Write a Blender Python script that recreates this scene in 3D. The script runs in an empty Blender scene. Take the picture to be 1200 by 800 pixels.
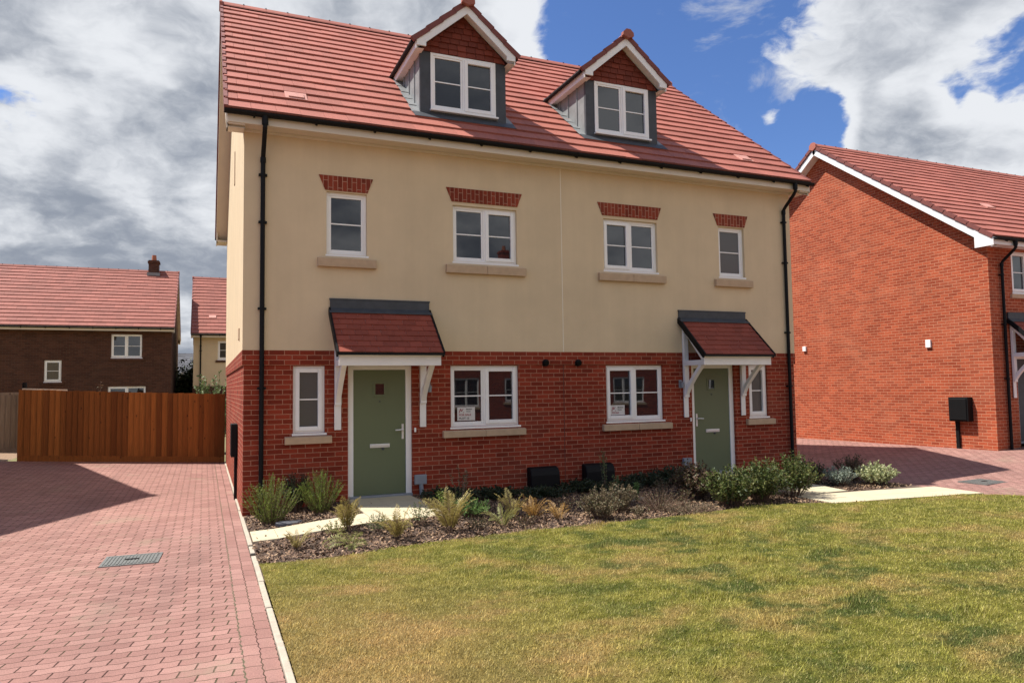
import bpy, bmesh, math, random
import numpy as np
from mathutils import Vector, Matrix

random.seed(7)
R = math.radians
S = bpy.context.scene
COL = S.collection

# ------------------------------------------------------------------ camera
cam_d = bpy.data.cameras.new('camera')
cam = bpy.data.objects.new('camera', cam_d)
COL.objects.link(cam)
cam_d.sensor_width = 36.0
cam_d.lens = 25.41
cam_d.clip_start = 0.05
cam_d.clip_end = 3000
_r = Vector((0.92022743, -0.39112199, -0.0143201))
_u = Vector((-0.01101073, -0.06244512, 0.99798766))
_f = Vector((0.39122914, 0.91821795, 0.06177025))
_m = Matrix((( _r.x, _u.x, -_f.x), (_r.y, _u.y, -_f.y), (_r.z, _u.z, -_f.z)))
cam.matrix_world = Matrix.Translation((-0.5389, -11.5341, 1.876)) @ _m.to_4x4()
S.camera = cam

# ------------------------------------------------------------------ sun, sky with clouds, exposure
EL, AZ = R(59.0), R(152.0)
sdir = Vector((math.cos(EL) * math.cos(AZ), math.cos(EL) * math.sin(AZ), math.sin(EL)))
sun_d = bpy.data.lights.new('sun', 'SUN')
sun_d.energy = 5.0
sun_d.angle = R(0.53)
sun_d.color = (1.0, 0.955, 0.88)
sun = bpy.data.objects.new('sun', sun_d)
sun.rotation_euler = sdir.to_track_quat('Z', 'Y').to_euler()
sun.location = (-20, 12, 40)
COL.objects.link(sun)

S.view_settings.view_transform = 'Standard'
S.view_settings.look = 'None'
S.view_settings.exposure = 0.70
S.view_settings.gamma = 1.0
S.view_settings.use_curve_mapping = False

W = bpy.data.worlds.new('World')
S.world = W
W.use_nodes = True


class NT:
    """small helper for building node trees"""
    def __init__(s, tree):
        s.t = tree
    def n(s, typ, **kw):
        nd = s.t.nodes.new(typ)
        for k, v in kw.items():
            setattr(nd, k, v)
        return nd
    def link(s, a, b):
        s.t.links.new(a, b)
    def put(s, sock, v):
        if isinstance(v, bpy.types.NodeSocket):
            s.t.links.new(v, sock)
        elif isinstance(v, (tuple, list)) and len(v) == 3 and sock.type == 'RGBA':
            sock.default_value = (*v, 1)
        else:
            sock.default_value = v
    def math(s, op, a, b=0.0, c=0.0, clamp=False):
        nd = s.n('ShaderNodeMath', operation=op, use_clamp=clamp)
        s.put(nd.inputs[0], a); s.put(nd.inputs[1], b); s.put(nd.inputs[2], c)
        return nd.outputs[0]
    def vmath(s, op, a, b=(0, 0, 0)):
        nd = s.n('ShaderNodeVectorMath', operation=op)
        s.put(nd.inputs[0], a); s.put(nd.inputs[1], b)
        return nd.outputs['Value'] if op in ('DOT_PRODUCT', 'LENGTH', 'DISTANCE') else nd.outputs[0]
    def comb(s, x, y, z=0.0):
        nd = s.n('ShaderNodeCombineXYZ')
        s.put(nd.inputs[0], x); s.put(nd.inputs[1], y); s.put(nd.inputs[2], z)
        return nd.outputs[0]
    def sep(s, v):
        nd = s.n('ShaderNodeSeparateXYZ')
        s.put(nd.inputs[0], v)
        return nd.outputs
    def noise(s, vec, scale, detail=4.0, rough=0.55, dist=0.0, col=False):
        nd = s.n('ShaderNodeTexNoise')
        s.put(nd.inputs['Vector'], vec)
        nd.inputs['Scale'].default_value = scale
        nd.inputs['Detail'].default_value = detail
        nd.inputs['Roughness'].default_value = rough
        nd.inputs['Distortion'].default_value = dist
        return nd.outputs['Color' if col else 'Fac']
    def ramp(s, v, a, b, lo=0.0, hi=1.0, smooth=True):
        nd = s.n('ShaderNodeMapRange', interpolation_type='SMOOTHSTEP' if smooth else 'LINEAR')
        s.put(nd.inputs['Value'], v)
        nd.inputs['From Min'].default_value = a; nd.inputs['From Max'].default_value = b
        nd.inputs['To Min'].default_value = lo; nd.inputs['To Max'].default_value = hi
        return nd.outputs['Result']
    def mix(s, f, a, b, mode='MIX'):
        nd = s.n('ShaderNodeMix', data_type='RGBA', blend_type=mode)
        s.put(nd.inputs[0], f)
        s.put(nd.inputs[6], a if not isinstance(a, tuple) else (*a, 1)[:4])
        s.put(nd.inputs[7], b if not isinstance(b, tuple) else (*b, 1)[:4])
        return nd.outputs[2]


CLOUDS = [((-0.112, 0.945, 0.307), 12, 34, 0.20), ((-0.131, 0.973, 0.191), 5, 26, 0.08),
          ((0.33, 0.82, 0.46), 1, 10, 0.16), ((0.585, 0.724, 0.366), 3, 13, -0.16),
          ((0.46, 0.77, 0.44), 1, 7, -0.14), ((-0.20, 0.932, 0.297), 0.1, 4.5, -0.17),
          ((0.735, 0.56, 0.385), 3, 13, 0.20), ((0.80, 0.53, 0.255), 2, 9, 0.16),
          ((0.72, 0.63, 0.25), 1, 6, 0.16), ((0.698, 0.652, 0.296), 0.5, 4.0, -0.22), ((0.759, 0.57, 0.314), 0.3, 3.5, -0.22), ((0.798, 0.496, 0.343), 0.5, 4.5, -0.16), ((0.758, 0.588, 0.282), 0.5, 4.0, 0.20),
          ((0.45, -0.87, 0.22), 15, 65, 0.24)]  # last: unseen cloud bank behind the camera, added to brighten front wall and panes


def build_world():
    t = NT(W.node_tree)
    W.node_tree.nodes.clear()
    out = t.n('ShaderNodeOutputWorld')
    bg = t.n('ShaderNodeBackground')
    bg.inputs['Strength'].default_value = 0.05
    sky = t.n('ShaderNodeTexSky', sky_type='NISHITA', sun_disc=False)
    sky.sun_elevation = EL
    sky.sun_rotation = math.atan2(sdir.x, sdir.y)
    sky.air_density = 1.0
    sky.dust_density = 0.4
    sky.ozone_density = 2.0
    d = t.n('ShaderNodeTexCoord').outputs['Generated']
    x, y, z = t.sep(d)
    zz = t.math('ADD', t.math('MAXIMUM', z, 0.0), 0.34)
    p = t.comb(t.math('DIVIDE', x, zz), t.math('DIVIDE', y, zz), 0.37)
    warp = t.vmath('SCALE', t.vmath('SUBTRACT', t.noise(p, 4.0, 4, 0.55, col=True), (0.5, 0.5, 0.5)))
    warp.node.inputs['Scale'].default_value = 0.16
    pw = t.vmath('ADD', p, warp)

    def field(off):
        q = t.vmath('ADD', pw, off)
        n1 = t.noise(q, 2.3, 3, 0.5)
        n2 = t.noise(q, 6.0, 9, 0.60)
        return t.math('ADD', t.math('MULTIPLY', n1, 0.55), t.math('MULTIPLY', n2, 0.45))
    big = field((0.0, 0.0, 0.0))
    # overcast and open sky by direction, including the added bank behind the camera
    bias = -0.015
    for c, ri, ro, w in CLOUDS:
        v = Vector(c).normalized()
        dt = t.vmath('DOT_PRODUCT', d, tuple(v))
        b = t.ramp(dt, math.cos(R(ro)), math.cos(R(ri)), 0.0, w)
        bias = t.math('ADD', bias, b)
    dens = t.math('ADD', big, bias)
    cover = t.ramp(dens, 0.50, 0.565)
    # shading of the cloud: thick bases grey, edges and billows facing the sun white
    q2 = t.vmath('ADD', pw, (3.1, 1.7, 0.4))
    b2 = t.math('ADD', t.math('MULTIPLY', t.noise(q2, 2.6, 3, 0.5), 0.52), t.math('MULTIPLY', t.noise(q2, 6.0, 9, 0.60), 0.48))
    side = t.math('SUBTRACT', big, field((-0.035, 0.035, 0.01)))
    thick = t.ramp(dens, 0.55, 0.82)
    shade = t.math('ADD', t.math('MULTIPLY', thick, 0.62), t.math('MULTIPLY', t.math('SUBTRACT', b2, 0.5), 3.4))
    shade = t.math('SUBTRACT', shade, t.math('MULTIPLY', side, 2.0))
    for c, ri, ro, w in (((0.80, 0.54, 0.27), 2, 9, 0.45), ((-0.02, 0.96, 0.24), 1, 7, 0.25), ((-0.17, 0.95, 0.25), 1, 6, 0.25), ((0.36, 0.81, 0.46), 1, 6, 0.3), ((0.4, -0.87, 0.3), 25, 70, 0.22)):  # hand-whitened directions; the last brightens the unseen added bank for more fill
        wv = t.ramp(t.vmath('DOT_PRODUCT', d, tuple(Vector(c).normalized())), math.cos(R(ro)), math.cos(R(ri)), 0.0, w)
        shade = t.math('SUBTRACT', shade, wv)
    shade = t.ramp(shade, -0.12, 0.84)
    ccol = t.mix(shade, (10.2, 10.5, 11.0), (3.6, 4.05, 4.9))
    low = t.ramp(z, 0.02, 0.22, 1.0, 0.0)
    blue = t.mix(1.0, sky.outputs[0], (1.02, 1.28, 1.80), 'MULTIPLY')
    blue = t.mix(t.math('MULTIPLY', low, 0.35), blue, (7.0, 7.6, 8.4))
    wisp = t.ramp(t.noise(t.vmath('ADD', p, (5.0, 0.0, 2.0)), 4.2, 8, 0.62, 0.6), 0.53, 0.70, 0.0, 0.65)
    blue = t.mix(wisp, blue, (8.6, 8.9, 9.4))
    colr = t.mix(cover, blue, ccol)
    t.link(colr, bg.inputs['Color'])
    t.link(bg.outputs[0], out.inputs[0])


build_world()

# ------------------------------------------------------------------ materials
MAT = {}


def new_mat(name):
    m = bpy.data.materials.new(name)
    m.use_nodes = True
    m.node_tree.nodes.clear()
    t = NT(m.node_tree)
    out = t.n('ShaderNodeOutputMaterial')
    b = t.n('ShaderNodeBsdfPrincipled')
    t.link(b.outputs[0], out.inputs[0])
    MAT[name] = m
    return m, t, b, out


def wpos(t):
    return t.n('ShaderNodeNewGeometry').outputs['Position']


def island(t):
    return t.n('ShaderNodeNewGeometry').outputs['Random Per Island']


def bump(t, b, h, strength=0.3, dist=0.01):
    nd = t.n('ShaderNodeBump')
    nd.inputs['Strength'].default_value = strength
    nd.inputs['Distance'].default_value = dist
    t.link(h, nd.inputs['Height'])
    t.link(nd.outputs[0], b.inputs['Normal'])


def plain(name, col, rough=0.5, var=0.08, scale=6.0, metallic=0.0, spec=0.5, bmp=0.0, bscale=60, bdist=0.003):
    m, t, b, o = new_mat(name)
    p = wpos(t)
    n = t.noise(p, scale, 5, 0.6)
    f = t.ramp(n, 0.3, 0.7, 1 - var, 1 + var, False)
    c = t.mix(1.0, col, t.comb(f, f, f), 'MULTIPLY')
    t.link(c, b.inputs['Base Color'])
    b.inputs['Roughness'].default_value = rough
    b.inputs['Metallic'].default_value = metallic
    b.inputs['Specular IOR Level'].default_value = spec
    if bmp:
        bump(t, b, t.noise(p, bscale, 4, 0.6), bmp, bdist)
    return m


def brick_mat(name, c1, c2, mortar, soldier=False, bw=0.225, rh=0.075, ms=0.0055, stain=0.12):
    m, t, b, o = new_mat(name)
    p = wpos(t)
    x, y, z = t.sep(p)
    u = t.math('ADD', x, y)
    wob = t.noise(p, 5.0, 2, 0.5)
    wv = t.math('MULTIPLY', t.math('SUBTRACT', wob, 0.5), 0.006)
    if soldier:
        v = t.comb(t.math('ADD', z, wv), u, 0.0)
    else:
        v = t.comb(t.math('ADD', u, wv), t.math('ADD', z, t.math('MULTIPLY', wv, 0.5)), 0.0)
    br = t.n('ShaderNodeTexBrick')
    br.offset = 0.5
    t.link(v, br.inputs['Vector'])
    t.put(br.inputs['Color1'], c1); t.put(br.inputs['Color2'], c2); t.put(br.inputs['Mortar'], mortar)
    br.inputs['Scale'].default_value = 1.0
    br.inputs['Mortar Size'].default_value = ms
    br.inputs['Mortar Smooth'].default_value = 0.25
    br.inputs['Bias'].default_value = -0.1
    br.inputs['Brick Width'].default_value = bw
    br.inputs['Row Height'].default_value = rh
    fine = t.noise(p, 55, 4, 0.65)
    blot = t.noise(p, 0.9, 4, 0.6)
    f = t.math('MULTIPLY', t.ramp(fine, 0.3, 0.7, 0.84, 1.14, False), t.ramp(blot, 0.3, 0.7, 1 - stain, 1 + stain, False))
    # whitish bloom in the lime mortar, in drifting patches
    bloom = t.math('MULTIPLY', t.ramp(t.noise(t.comb(u, t.math('MULTIPLY', z, 2.2), 4.0), 0.8, 4, 0.6), 0.45, 0.72), 0.10)
    c = t.mix(1.0, br.outputs['Color'], t.comb(f, f, f), 'MULTIPLY')
    c = t.mix(bloom, c, mortar)
    t.link(c, b.inputs['Base Color'])
    b.inputs['Roughness'].default_value = 0.88
    b.inputs['Specular IOR Level'].default_value = 0.25
    h = t.math('SUBTRACT', t.math('MULTIPLY', fine, 0.25), br.outputs['Fac'])
    bump(t, b, h, 0.55, 0.006)
    return m


def tile_mat(name, c, var=0.2):
    m, t, b, o = new_mat(name)
    p = wpos(t)
    r = island(t)
    f = t.math('MULTIPLY', t.ramp(r, 0, 1, 1 - var, 1 + var, False), t.ramp(t.noise(p, 26, 5, 0.7), 0.3, 0.7, 0.86, 1.12, False))
    f = t.math('MULTIPLY', f, t.ramp(t.noise(p, 0.7, 3, 0.6), 0.3, 0.7, 0.9, 1.08, False))
    cc = t.mix(1.0, c, t.comb(f, f, f), 'MULTIPLY')
    t.link(cc, b.inputs['Base Color'])
    b.inputs['Roughness'].default_value = 0.75
    b.inputs['Specular IOR Level'].default_value = 0.3
    bump(t, b, t.noise(p, 180, 3, 0.7), 0.25, 0.002)
    return m


def render_mat(name, col):
    m, t, b, o = new_mat(name)
    p = wpos(t)
    x, y, z = t.sep(p)
    st = t.noise(t.comb(t.math('MULTIPLY', t.math('ADD', x, y), 3.0), t.math('MULTIPLY', z, 0.22), 0.0), 1.0, 5, 0.6)
    pat = t.noise(p, 1.3, 5, 0.6)
    f = t.math('MULTIPLY', t.ramp(st, 0.3, 0.7, 0.955, 1.03, False), t.ramp(pat, 0.3, 0.7, 0.94, 1.05, False))
    c = t.mix(1.0, col, t.comb(f, f, f), 'MULTIPLY')
    t.link(c, b.inputs['Base Color'])
    b.inputs['Roughness'].default_value = 0.92
    b.inputs['Specular IOR Level'].default_value = 0.2
    bump(t, b, t.noise(p, 210, 3, 0.7), 0.5, 0.0035)
    return m


def paver_mat():
    m, t, b, o = new_mat('block_paving')
    p = wpos(t)
    x, y, z = t.sep(p)
    # zig-zag edges of the paving blocks
    def tri(v, period):
        return t.math('SUBTRACT', t.math('PINGPONG', v, period / 2), period / 4)
    zy = t.math('MULTIPLY', tri(x, 0.1125), 0.20)
    wob = t.math('MULTIPLY', t.math('SUBTRACT', t.noise(p, 5.0, 2, 0.5), 0.5), 0.018)
    drift = t.math('MULTIPLY', t.math('SUBTRACT', t.noise(p, 0.5, 2, 0.5), 0.5), 0.05)
    v = t.math('ADD', t.math('ADD', t.math('ADD', y, zy), wob), drift)

    fr = t.math('SUBTRACT', t.math('FRACT', t.math('DIVIDE', t.math('ADD', v, 50 * 0.1125), 0.1125)), 0.5)
    u0 = t.math('ADD', t.math('ADD', x, wob), t.math('MULTIPLY', t.math('SUBTRACT', t.noise(p, 40, 2, 0.5), 0.5), 0.008))
    ua = t.math('ADD', u0, t.math('MULTIPLY', fr, -0.024))
    u = t.math('ADD', u0, t.math('MULTIPLY', tri(y, 0.1125), 0.18))

    def bt(vec, bw, rh):
        br = t.n('ShaderNodeTexBrick')
        br.offset = 0.5
        t.link(vec, br.inputs['Vector'])
        t.put(br.inputs['Color1'], (0.260, 0.136, 0.114)); t.put(br.inputs['Color2'], (0.335, 0.186, 0.156))
        t.put(br.inputs['Mortar'], (0.062, 0.030, 0.024))
        br.inputs['Scale'].default_value = 1.0
        br.inputs['Mortar Size'].default_value = 0.0042
        br.inputs['Mortar Smooth'].default_value = 0.35
        br.inputs['Bias'].default_value = 0.0
        br.inputs['Brick Width'].default_value = bw
        br.inputs['Row Height'].default_value = rh
        return br
    A = bt(t.comb(t.math('MULTIPLY', ua, 0.60), v, 0), 0.225 * 0.60, 0.1125)
    B = bt(t.comb(v, t.math('ADD', u, 0.268), 0), 0.225, 0.118)
    edge = t.math('MULTIPLY', t.math('GREATER_THAN', u, -0.268), t.math('LESS_THAN', u, 0.2))
    col = t.mix(edge, A.outputs['Color'], B.outputs['Color'])
    fac = t.mix(edge, A.outputs['Fac'], B.outputs['Fac'])
    speck = t.noise(p, 90, 4, 0.8)
    big = t.noise(p, 0.55, 5, 0.62)
    mid = t.noise(p, 3.5, 4, 0.6)
    f = t.math('MULTIPLY', t.ramp(speck, 0.3, 0.7, 0.66, 1.32, False), t.ramp(big, 0.3, 0.7, 0.86, 1.1, False))
    f = t.math('MULTIPLY', f, t.ramp(mid, 0.3, 0.7, 0.93, 1.07, False))
    col = t.mix(1.0, col, t.comb(f, f, f), 'MULTIPLY')
    # greyish-green lichen and moss wandering over the surface and sitting in the joints
    ms = t.ramp(t.noise(t.vmath('ADD', p, (11, 3, 0)), 0.9, 6, 0.68), 0.55, 0.72)
    col = t.mix(t.math('MULTIPLY', ms, 0.42), col, (0.25, 0.21, 0.145))
    jm = t.math('MULTIPLY', t.sep(fac)[0], t.ramp(t.noise(p, 1.3, 5, 0.65), 0.42, 0.62))
    col = t.mix(t.math('MULTIPLY', jm, 0.35), col, (0.085, 0.095, 0.040))
    tyre = t.ramp(t.noise(t.comb(t.math('MULTIPLY', x, 1.6), t.math('MULTIPLY', y, 0.16), 3.0), 1.0, 4, 0.6), 0.52, 0.72)
    col = t.mix(t.math('MULTIPLY', tyre, 0.22), col, (0.13, 0.09, 0.08))
    # moss line between the border blocks and the field
    lx = t.math('ABSOLUTE', t.math('ADD', u, 0.268))
    ml = t.math('MULTIPLY', t.ramp(lx, 0.0, 0.012, 1.0, 0.0), t.ramp(t.noise(p, 14, 3, 0.6), 0.35, 0.55))
    col = t.mix(t.math('MULTIPLY', ml, 0.9), col, (0.075, 0.085, 0.045))
    t.link(col, b.inputs['Base Color'])
    b.inputs['Roughness'].default_value = 0.9
    b.inputs['Specular IOR Level'].default_value = 0.2
    bump(t, b, t.math('SUBTRACT', t.math('MULTIPLY', speck, 0.2), fac), 0.7, 0.006)
    return m


def ground_mat(name, cols, scale=40, rough=0.95, bmp=0.6):
    m, t, b, o = new_mat(name)
    p = wpos(t)
    n = t.noise(p, scale, 6, 0.7)
    n2 = t.noise(p, scale * 0.06, 4, 0.6)
    c = t.mix(t.ramp(n, 0.32, 0.68), cols[0], cols[1])
    c = t.mix(t.math('MULTIPLY', t.ramp(n2, 0.35, 0.7), 0.5), c, cols[2])
    t.link(c, b.inputs['Base Color'])
    b.inputs['Roughness'].default_value = rough
    b.inputs['Specular IOR Level'].default_value = 0.15
    bump(t, b, n, bmp, 0.02)
    return m


def lawn_colour(t, p):
    """dry patches, yellowish sward and greener tufts, all laid out on the ground"""
    x, y, z = t.sep(p)
    q = t.comb(t.math('MULTIPLY', x, 0.75), y, 0.0)
    n1 = t.noise(q, 1.25, 7, 0.66, 0.3)
    n2 = t.noise(t.vmath('ADD', q, (7.3, 2.1, 0)), 2.1, 7, 0.66, 0.2)
    dry = t.math('MULTIPLY', t.ramp(n1, 0.46, 0.66), 0.72)
    # the strip along the drive is scorched
    near = t.ramp(x, 0.2, 2.8, 0.85, 0.0)
    front = t.ramp(y, -6.6, -3.5, 1.0, 0.1)
    dry = t.math('ADD', dry, t.math('MULTIPLY', near, front), clamp=True)
    green = t.ramp(n2, 0.46, 0.62)
    gx = t.ramp(t.math('ABSOLUTE', t.math('SUBTRACT', x, 4.6)), 0.6, 3.4, 1.0, 0.25)
    green = t.math('MULTIPLY', green, gx)
    base = t.mix(t.ramp(t.noise(q, 5.5, 6, 0.7), 0.36, 0.64), (0.195, 0.195, 0.028), (0.385, 0.345, 0.080))
    c = t.mix(t.math('MULTIPLY', dry, 0.85), base, (0.52, 0.335, 0.135))
    c = t.mix(t.math('MULTIPLY', green, 0.85), c, (0.080, 0.118, 0.026))
    return c


def build_materials():
    brick_mat('red_brick', (0.17, 0.022, 0.009), (0.29, 0.043, 0.019), (0.40, 0.19, 0.12))
    brick_mat('orange_brick', (0.265, 0.048, 0.019), (0.41, 0.088, 0.036), (0.54, 0.28, 0.17))
    brick_mat('arch_brick', (0.17, 0.028, 0.014), (0.29, 0.052, 0.026), (0.42, 0.22, 0.15), soldier=True)
    brick_mat('brown_brick', (0.062, 0.024, 0.014), (0.10, 0.040, 0.023), (0.10, 0.065, 0.048))
    tile_mat('roof_tile', (0.365, 0.122, 0.088), 0.10)
    tile_mat('brown_roof_tile', (0.280, 0.095, 0.070), 0.10)
    tile_mat('canopy_tile', (0.26, 0.060, 0.036), 0.14)
    tile_mat('hung_tile', (0.17, 0.036, 0.020), 0.20)
    tile_mat('pale_tile', (0.55, 0.27, 0.22), 0.05)
    tile_mat('slate_tile', (0.10, 0.10, 0.11), 0.2)
    plain('verge_tile', (0.17, 0.045, 0.035), 0.7, 0.12, 20)
    render_mat('cream_render', (0.645, 0.51, 0.335))
    plain('white_plastic', (0.85, 0.84, 0.82), 0.35, 0.02, 3)
    plain('white_timber', (0.79, 0.775, 0.75), 0.5, 0.04, 5, bmp=0.1, bscale=80)
    plain('cream_board', (0.66, 0.58, 0.47), 0.5, 0.03, 3)
    plain('black_plastic', (0.0045, 0.0045, 0.005), 0.6, 0.1, 5, spec=0.22)
    plain('lead', (0.20, 0.208, 0.208), 0.6, 0.2, 5, metallic=0.0, bmp=0.25, bscale=20, bdist=0.006)
    plain('dark_lead', (0.045, 0.050, 0.058), 0.6, 0.2, 8, bmp=0.2, bscale=30, bdist=0.004)
    plain('sill_stone', (0.47, 0.335, 0.215), 0.85, 0.09, 9, bmp=0.35, bscale=140)
    plain('sage_door', (0.122, 0.150, 0.080), 0.42, 0.03, 2)
    plain('chrome', (0.72, 0.71, 0.69), 0.25, 0.02, 4, metallic=0.25)
    plain('grey_plastic', (0.24, 0.26, 0.29), 0.5, 0.05, 5)
    plain('mastic', (0.78, 0.70, 0.56), 0.8, 0.04, 5)
    plain('dark_joint', (0.10, 0.04, 0.03), 0.9, 0.1, 5)
    plain('sign_board', (0.62, 0.60, 0.57), 0.5, 0.03, 8)
    plain('sign_red', (0.30, 0.03, 0.05), 0.5, 0.03, 8)
    plain('sign_black', (0.03, 0.028, 0.03), 0.5, 0.03, 8)
    plain('concrete_edging', (0.40, 0.345, 0.27), 0.9, 0.14, 14, bmp=0.5, bscale=120)
    plain('slab', (0.50, 0.43, 0.29), 0.88, 0.08, 2.5, bmp=0.35, bscale=150)
    plain('iron_cover', (0.17, 0.175, 0.165), 0.55, 0.2, 20, metallic=0.4)
    plain('terracotta', (0.35, 0.12, 0.06), 0.8, 0.1, 10)
    plain('bark', (0.085, 0.058, 0.040), 0.9, 0.2, 12)
    plain('twig', (0.14, 0.085, 0.055), 0.9, 0.2, 20)
    paver_mat()
    ground_mat('earth', ((0.16, 0.13, 0.07), (0.24, 0.20, 0.10), (0.15, 0.16, 0.06)), 3)
    ground_mat('bed_soil', ((0.070, 0.048, 0.036), (0.16, 0.115, 0.090), (0.10, 0.07, 0.05)), 55)
    ground_mat('gravel', ((0.19, 0.12, 0.075), (0.36, 0.25, 0.17), (0.26, 0.18, 0.12)), 60)
    ground_mat('asphalt', ((0.045, 0.045, 0.046), (0.065, 0.064, 0.062), (0.05, 0.05, 0.05)), 80)

    # glass: double-glazed pane in front of an unlit room
    m, t, b, o = new_mat('window_glass')
    b.inputs['Base Color'].default_value = (0.012, 0.013, 0.016, 1)
    b.inputs['Roughness'].default_value = 0.015
    b.inputs['IOR'].default_value = 1.85
    bump(t, b, t.noise(wpos(t), 1.6, 2, 0.5), 0.02, 0.02)

    m, t, b, o = new_mat('obscure_glass')
    b.inputs['Base Color'].default_value = (0.075, 0.072, 0.068, 1)
    b.inputs['Roughness'].default_value = 0.22
    b.inputs['IOR'].default_value = 1.6
    bump(t, b, t.noise(wpos(t), 70, 2, 0.5), 0.15, 0.01)

    # weathered mortar-toned chips etc. : colour by chip
    m, t, b, o = new_mat('bark_chip')
    r = island(t)
    cr = t.n('ShaderNodeValToRGB')
    t.link(r, cr.inputs[0])
    e = cr.color_ramp.elements
    e[0].position = 0.0; e[0].color = (0.050, 0.030, 0.020, 1)
    e[1].position = 1.0; e[1].color = (0.44, 0.30, 0.19, 1)
    for pos, cc in ((0.35, (0.09, 0.052, 0.035)), (0.62, (0.17, 0.10, 0.064)), (0.86, (0.28, 0.17, 0.10))):
        k = cr.color_ramp.elements.new(pos); k.color = (*cc, 1)
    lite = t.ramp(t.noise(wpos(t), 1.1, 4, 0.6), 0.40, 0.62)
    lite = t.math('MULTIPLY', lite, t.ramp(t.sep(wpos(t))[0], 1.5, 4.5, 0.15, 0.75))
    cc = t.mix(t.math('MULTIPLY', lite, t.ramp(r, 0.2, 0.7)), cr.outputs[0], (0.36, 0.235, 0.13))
    t.link(cc, b.inputs['Base Color'])
    b.inputs['Roughness'].default_value = 0.9

    # timber fences
    for nm, ca, cb in (('fence_timber', (0.15, 0.050, 0.012), (0.34, 0.125, 0.030)), ('grey_timber', (0.20, 0.15, 0.115), (0.29, 0.225, 0.175))):
        m, t, b, o = new_mat(nm)
        p = wpos(t)
        x, y, z = t.sep(p)
        g = t.noise(t.comb(t.math('MULTIPLY', x, 60), t.math('MULTIPLY', y, 60), t.math('MULTIPLY', z, 2.2)), 1.0, 5, 0.6, 0.8)
        r = island(t)
        c = t.mix(r, ca, cb)
        f = t.ramp(g, 0.3, 0.7, 0.72, 1.2, False)
        c = t.mix(1.0, c, t.comb(f, f, f), 'MULTIPLY')
        kn = t.n('ShaderNodeTexVoronoi')
        t.link(t.comb(t.math('MULTIPLY', x, 7.0), t.math('ADD', t.math('MULTIPLY', y, 7.0), t.math('MULTIPLY', r, 9.0)), t.math('MULTIPLY', z, 3.2)), kn.inputs['Vector'])
        kn.inputs['Scale'].default_value = 1.0
        k = t.ramp(kn.outputs['Distance'], 0.05, 0.15, 0.75, 0.0)
        c = t.mix(k, c, (0.03, 0.012, 0.006))
        t.link(c, b.inputs['Base Color'])
        b.inputs['Roughness'].default_value = 0.8
        b.inputs['Specular IOR Level'].default_value = 0.25
        bump(t, b, g, 0.3, 0.004)

    # lawn: sward under the blades and the blades
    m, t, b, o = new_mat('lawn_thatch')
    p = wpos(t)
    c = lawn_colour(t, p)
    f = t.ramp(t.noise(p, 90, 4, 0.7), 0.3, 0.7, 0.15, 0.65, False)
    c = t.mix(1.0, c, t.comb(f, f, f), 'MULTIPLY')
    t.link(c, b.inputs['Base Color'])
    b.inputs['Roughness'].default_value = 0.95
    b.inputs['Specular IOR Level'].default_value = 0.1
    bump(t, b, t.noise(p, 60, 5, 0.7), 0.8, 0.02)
    m, t, b, o = new_mat('grass_blade')
    p = wpos(t)
    c = lawn_colour(t, p)
    r = island(t)
    f = t.ramp(r, 0, 1, 0.5, 1.6, False)
    c = t.mix(1.0, c, t.comb(f, f, t.math('MULTIPLY', f, 0.95)), 'MULTIPLY')
    pale = t.math('GREATER_THAN', t.math('FRACT', t.math('MULTIPLY', r, 37.7)), 0.86)
    c = t.mix(t.math('MULTIPLY', pale, 0.55), c, (0.62, 0.52, 0.22))
    t.link(c, b.inputs['Base Color'])
    b.inputs['Roughness'].default_value = 0.6
    b.inputs['Specular IOR Level'].default_value = 0.25
    tr = t.n('ShaderNodeBsdfTranslucent')
    t.link(c, tr.inputs['Color'])
    mx = t.n('ShaderNodeMixShader')
    mx.inputs[0].default_value = 0.35
    t.link(b.outputs[0], mx.inputs[1]); t.link(tr.outputs[0], mx.inputs[2]); t.link(mx.outputs[0], o.inputs[0])


def leaf_mat(name, a, b_, trans=0.3, third=None):
    if name in MAT:
        return MAT[name]
    m, t, b, o = new_mat(name)
    r = island(t)
    c = t.mix(r, a, b_)
    if third:
        k = t.math('GREATER_THAN', t.math('FRACT', t.math('MULTIPLY', r, 23.3)), 0.72)
        c = t.mix(t.math('MULTIPLY', k, 0.8), c, third)
    t.link(c, b.inputs['Base Color'])
    b.inputs['Roughness'].default_value = 0.55
    b.inputs['Specular IOR Level'].default_value = 0.35
    tr = t.n('ShaderNodeBsdfTranslucent')
    t.link(c, tr.inputs['Color'])
    mx = t.n('ShaderNodeMixShader')
    mx.inputs[0].default_value = trans
    t.link(b.outputs[0], mx.inputs[1]); t.link(tr.outputs[0], mx.inputs[2]); t.link(mx.outputs[0], o.inputs[0])
    return m


build_materials()

# ------------------------------------------------------------------ mesh helpers


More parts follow.
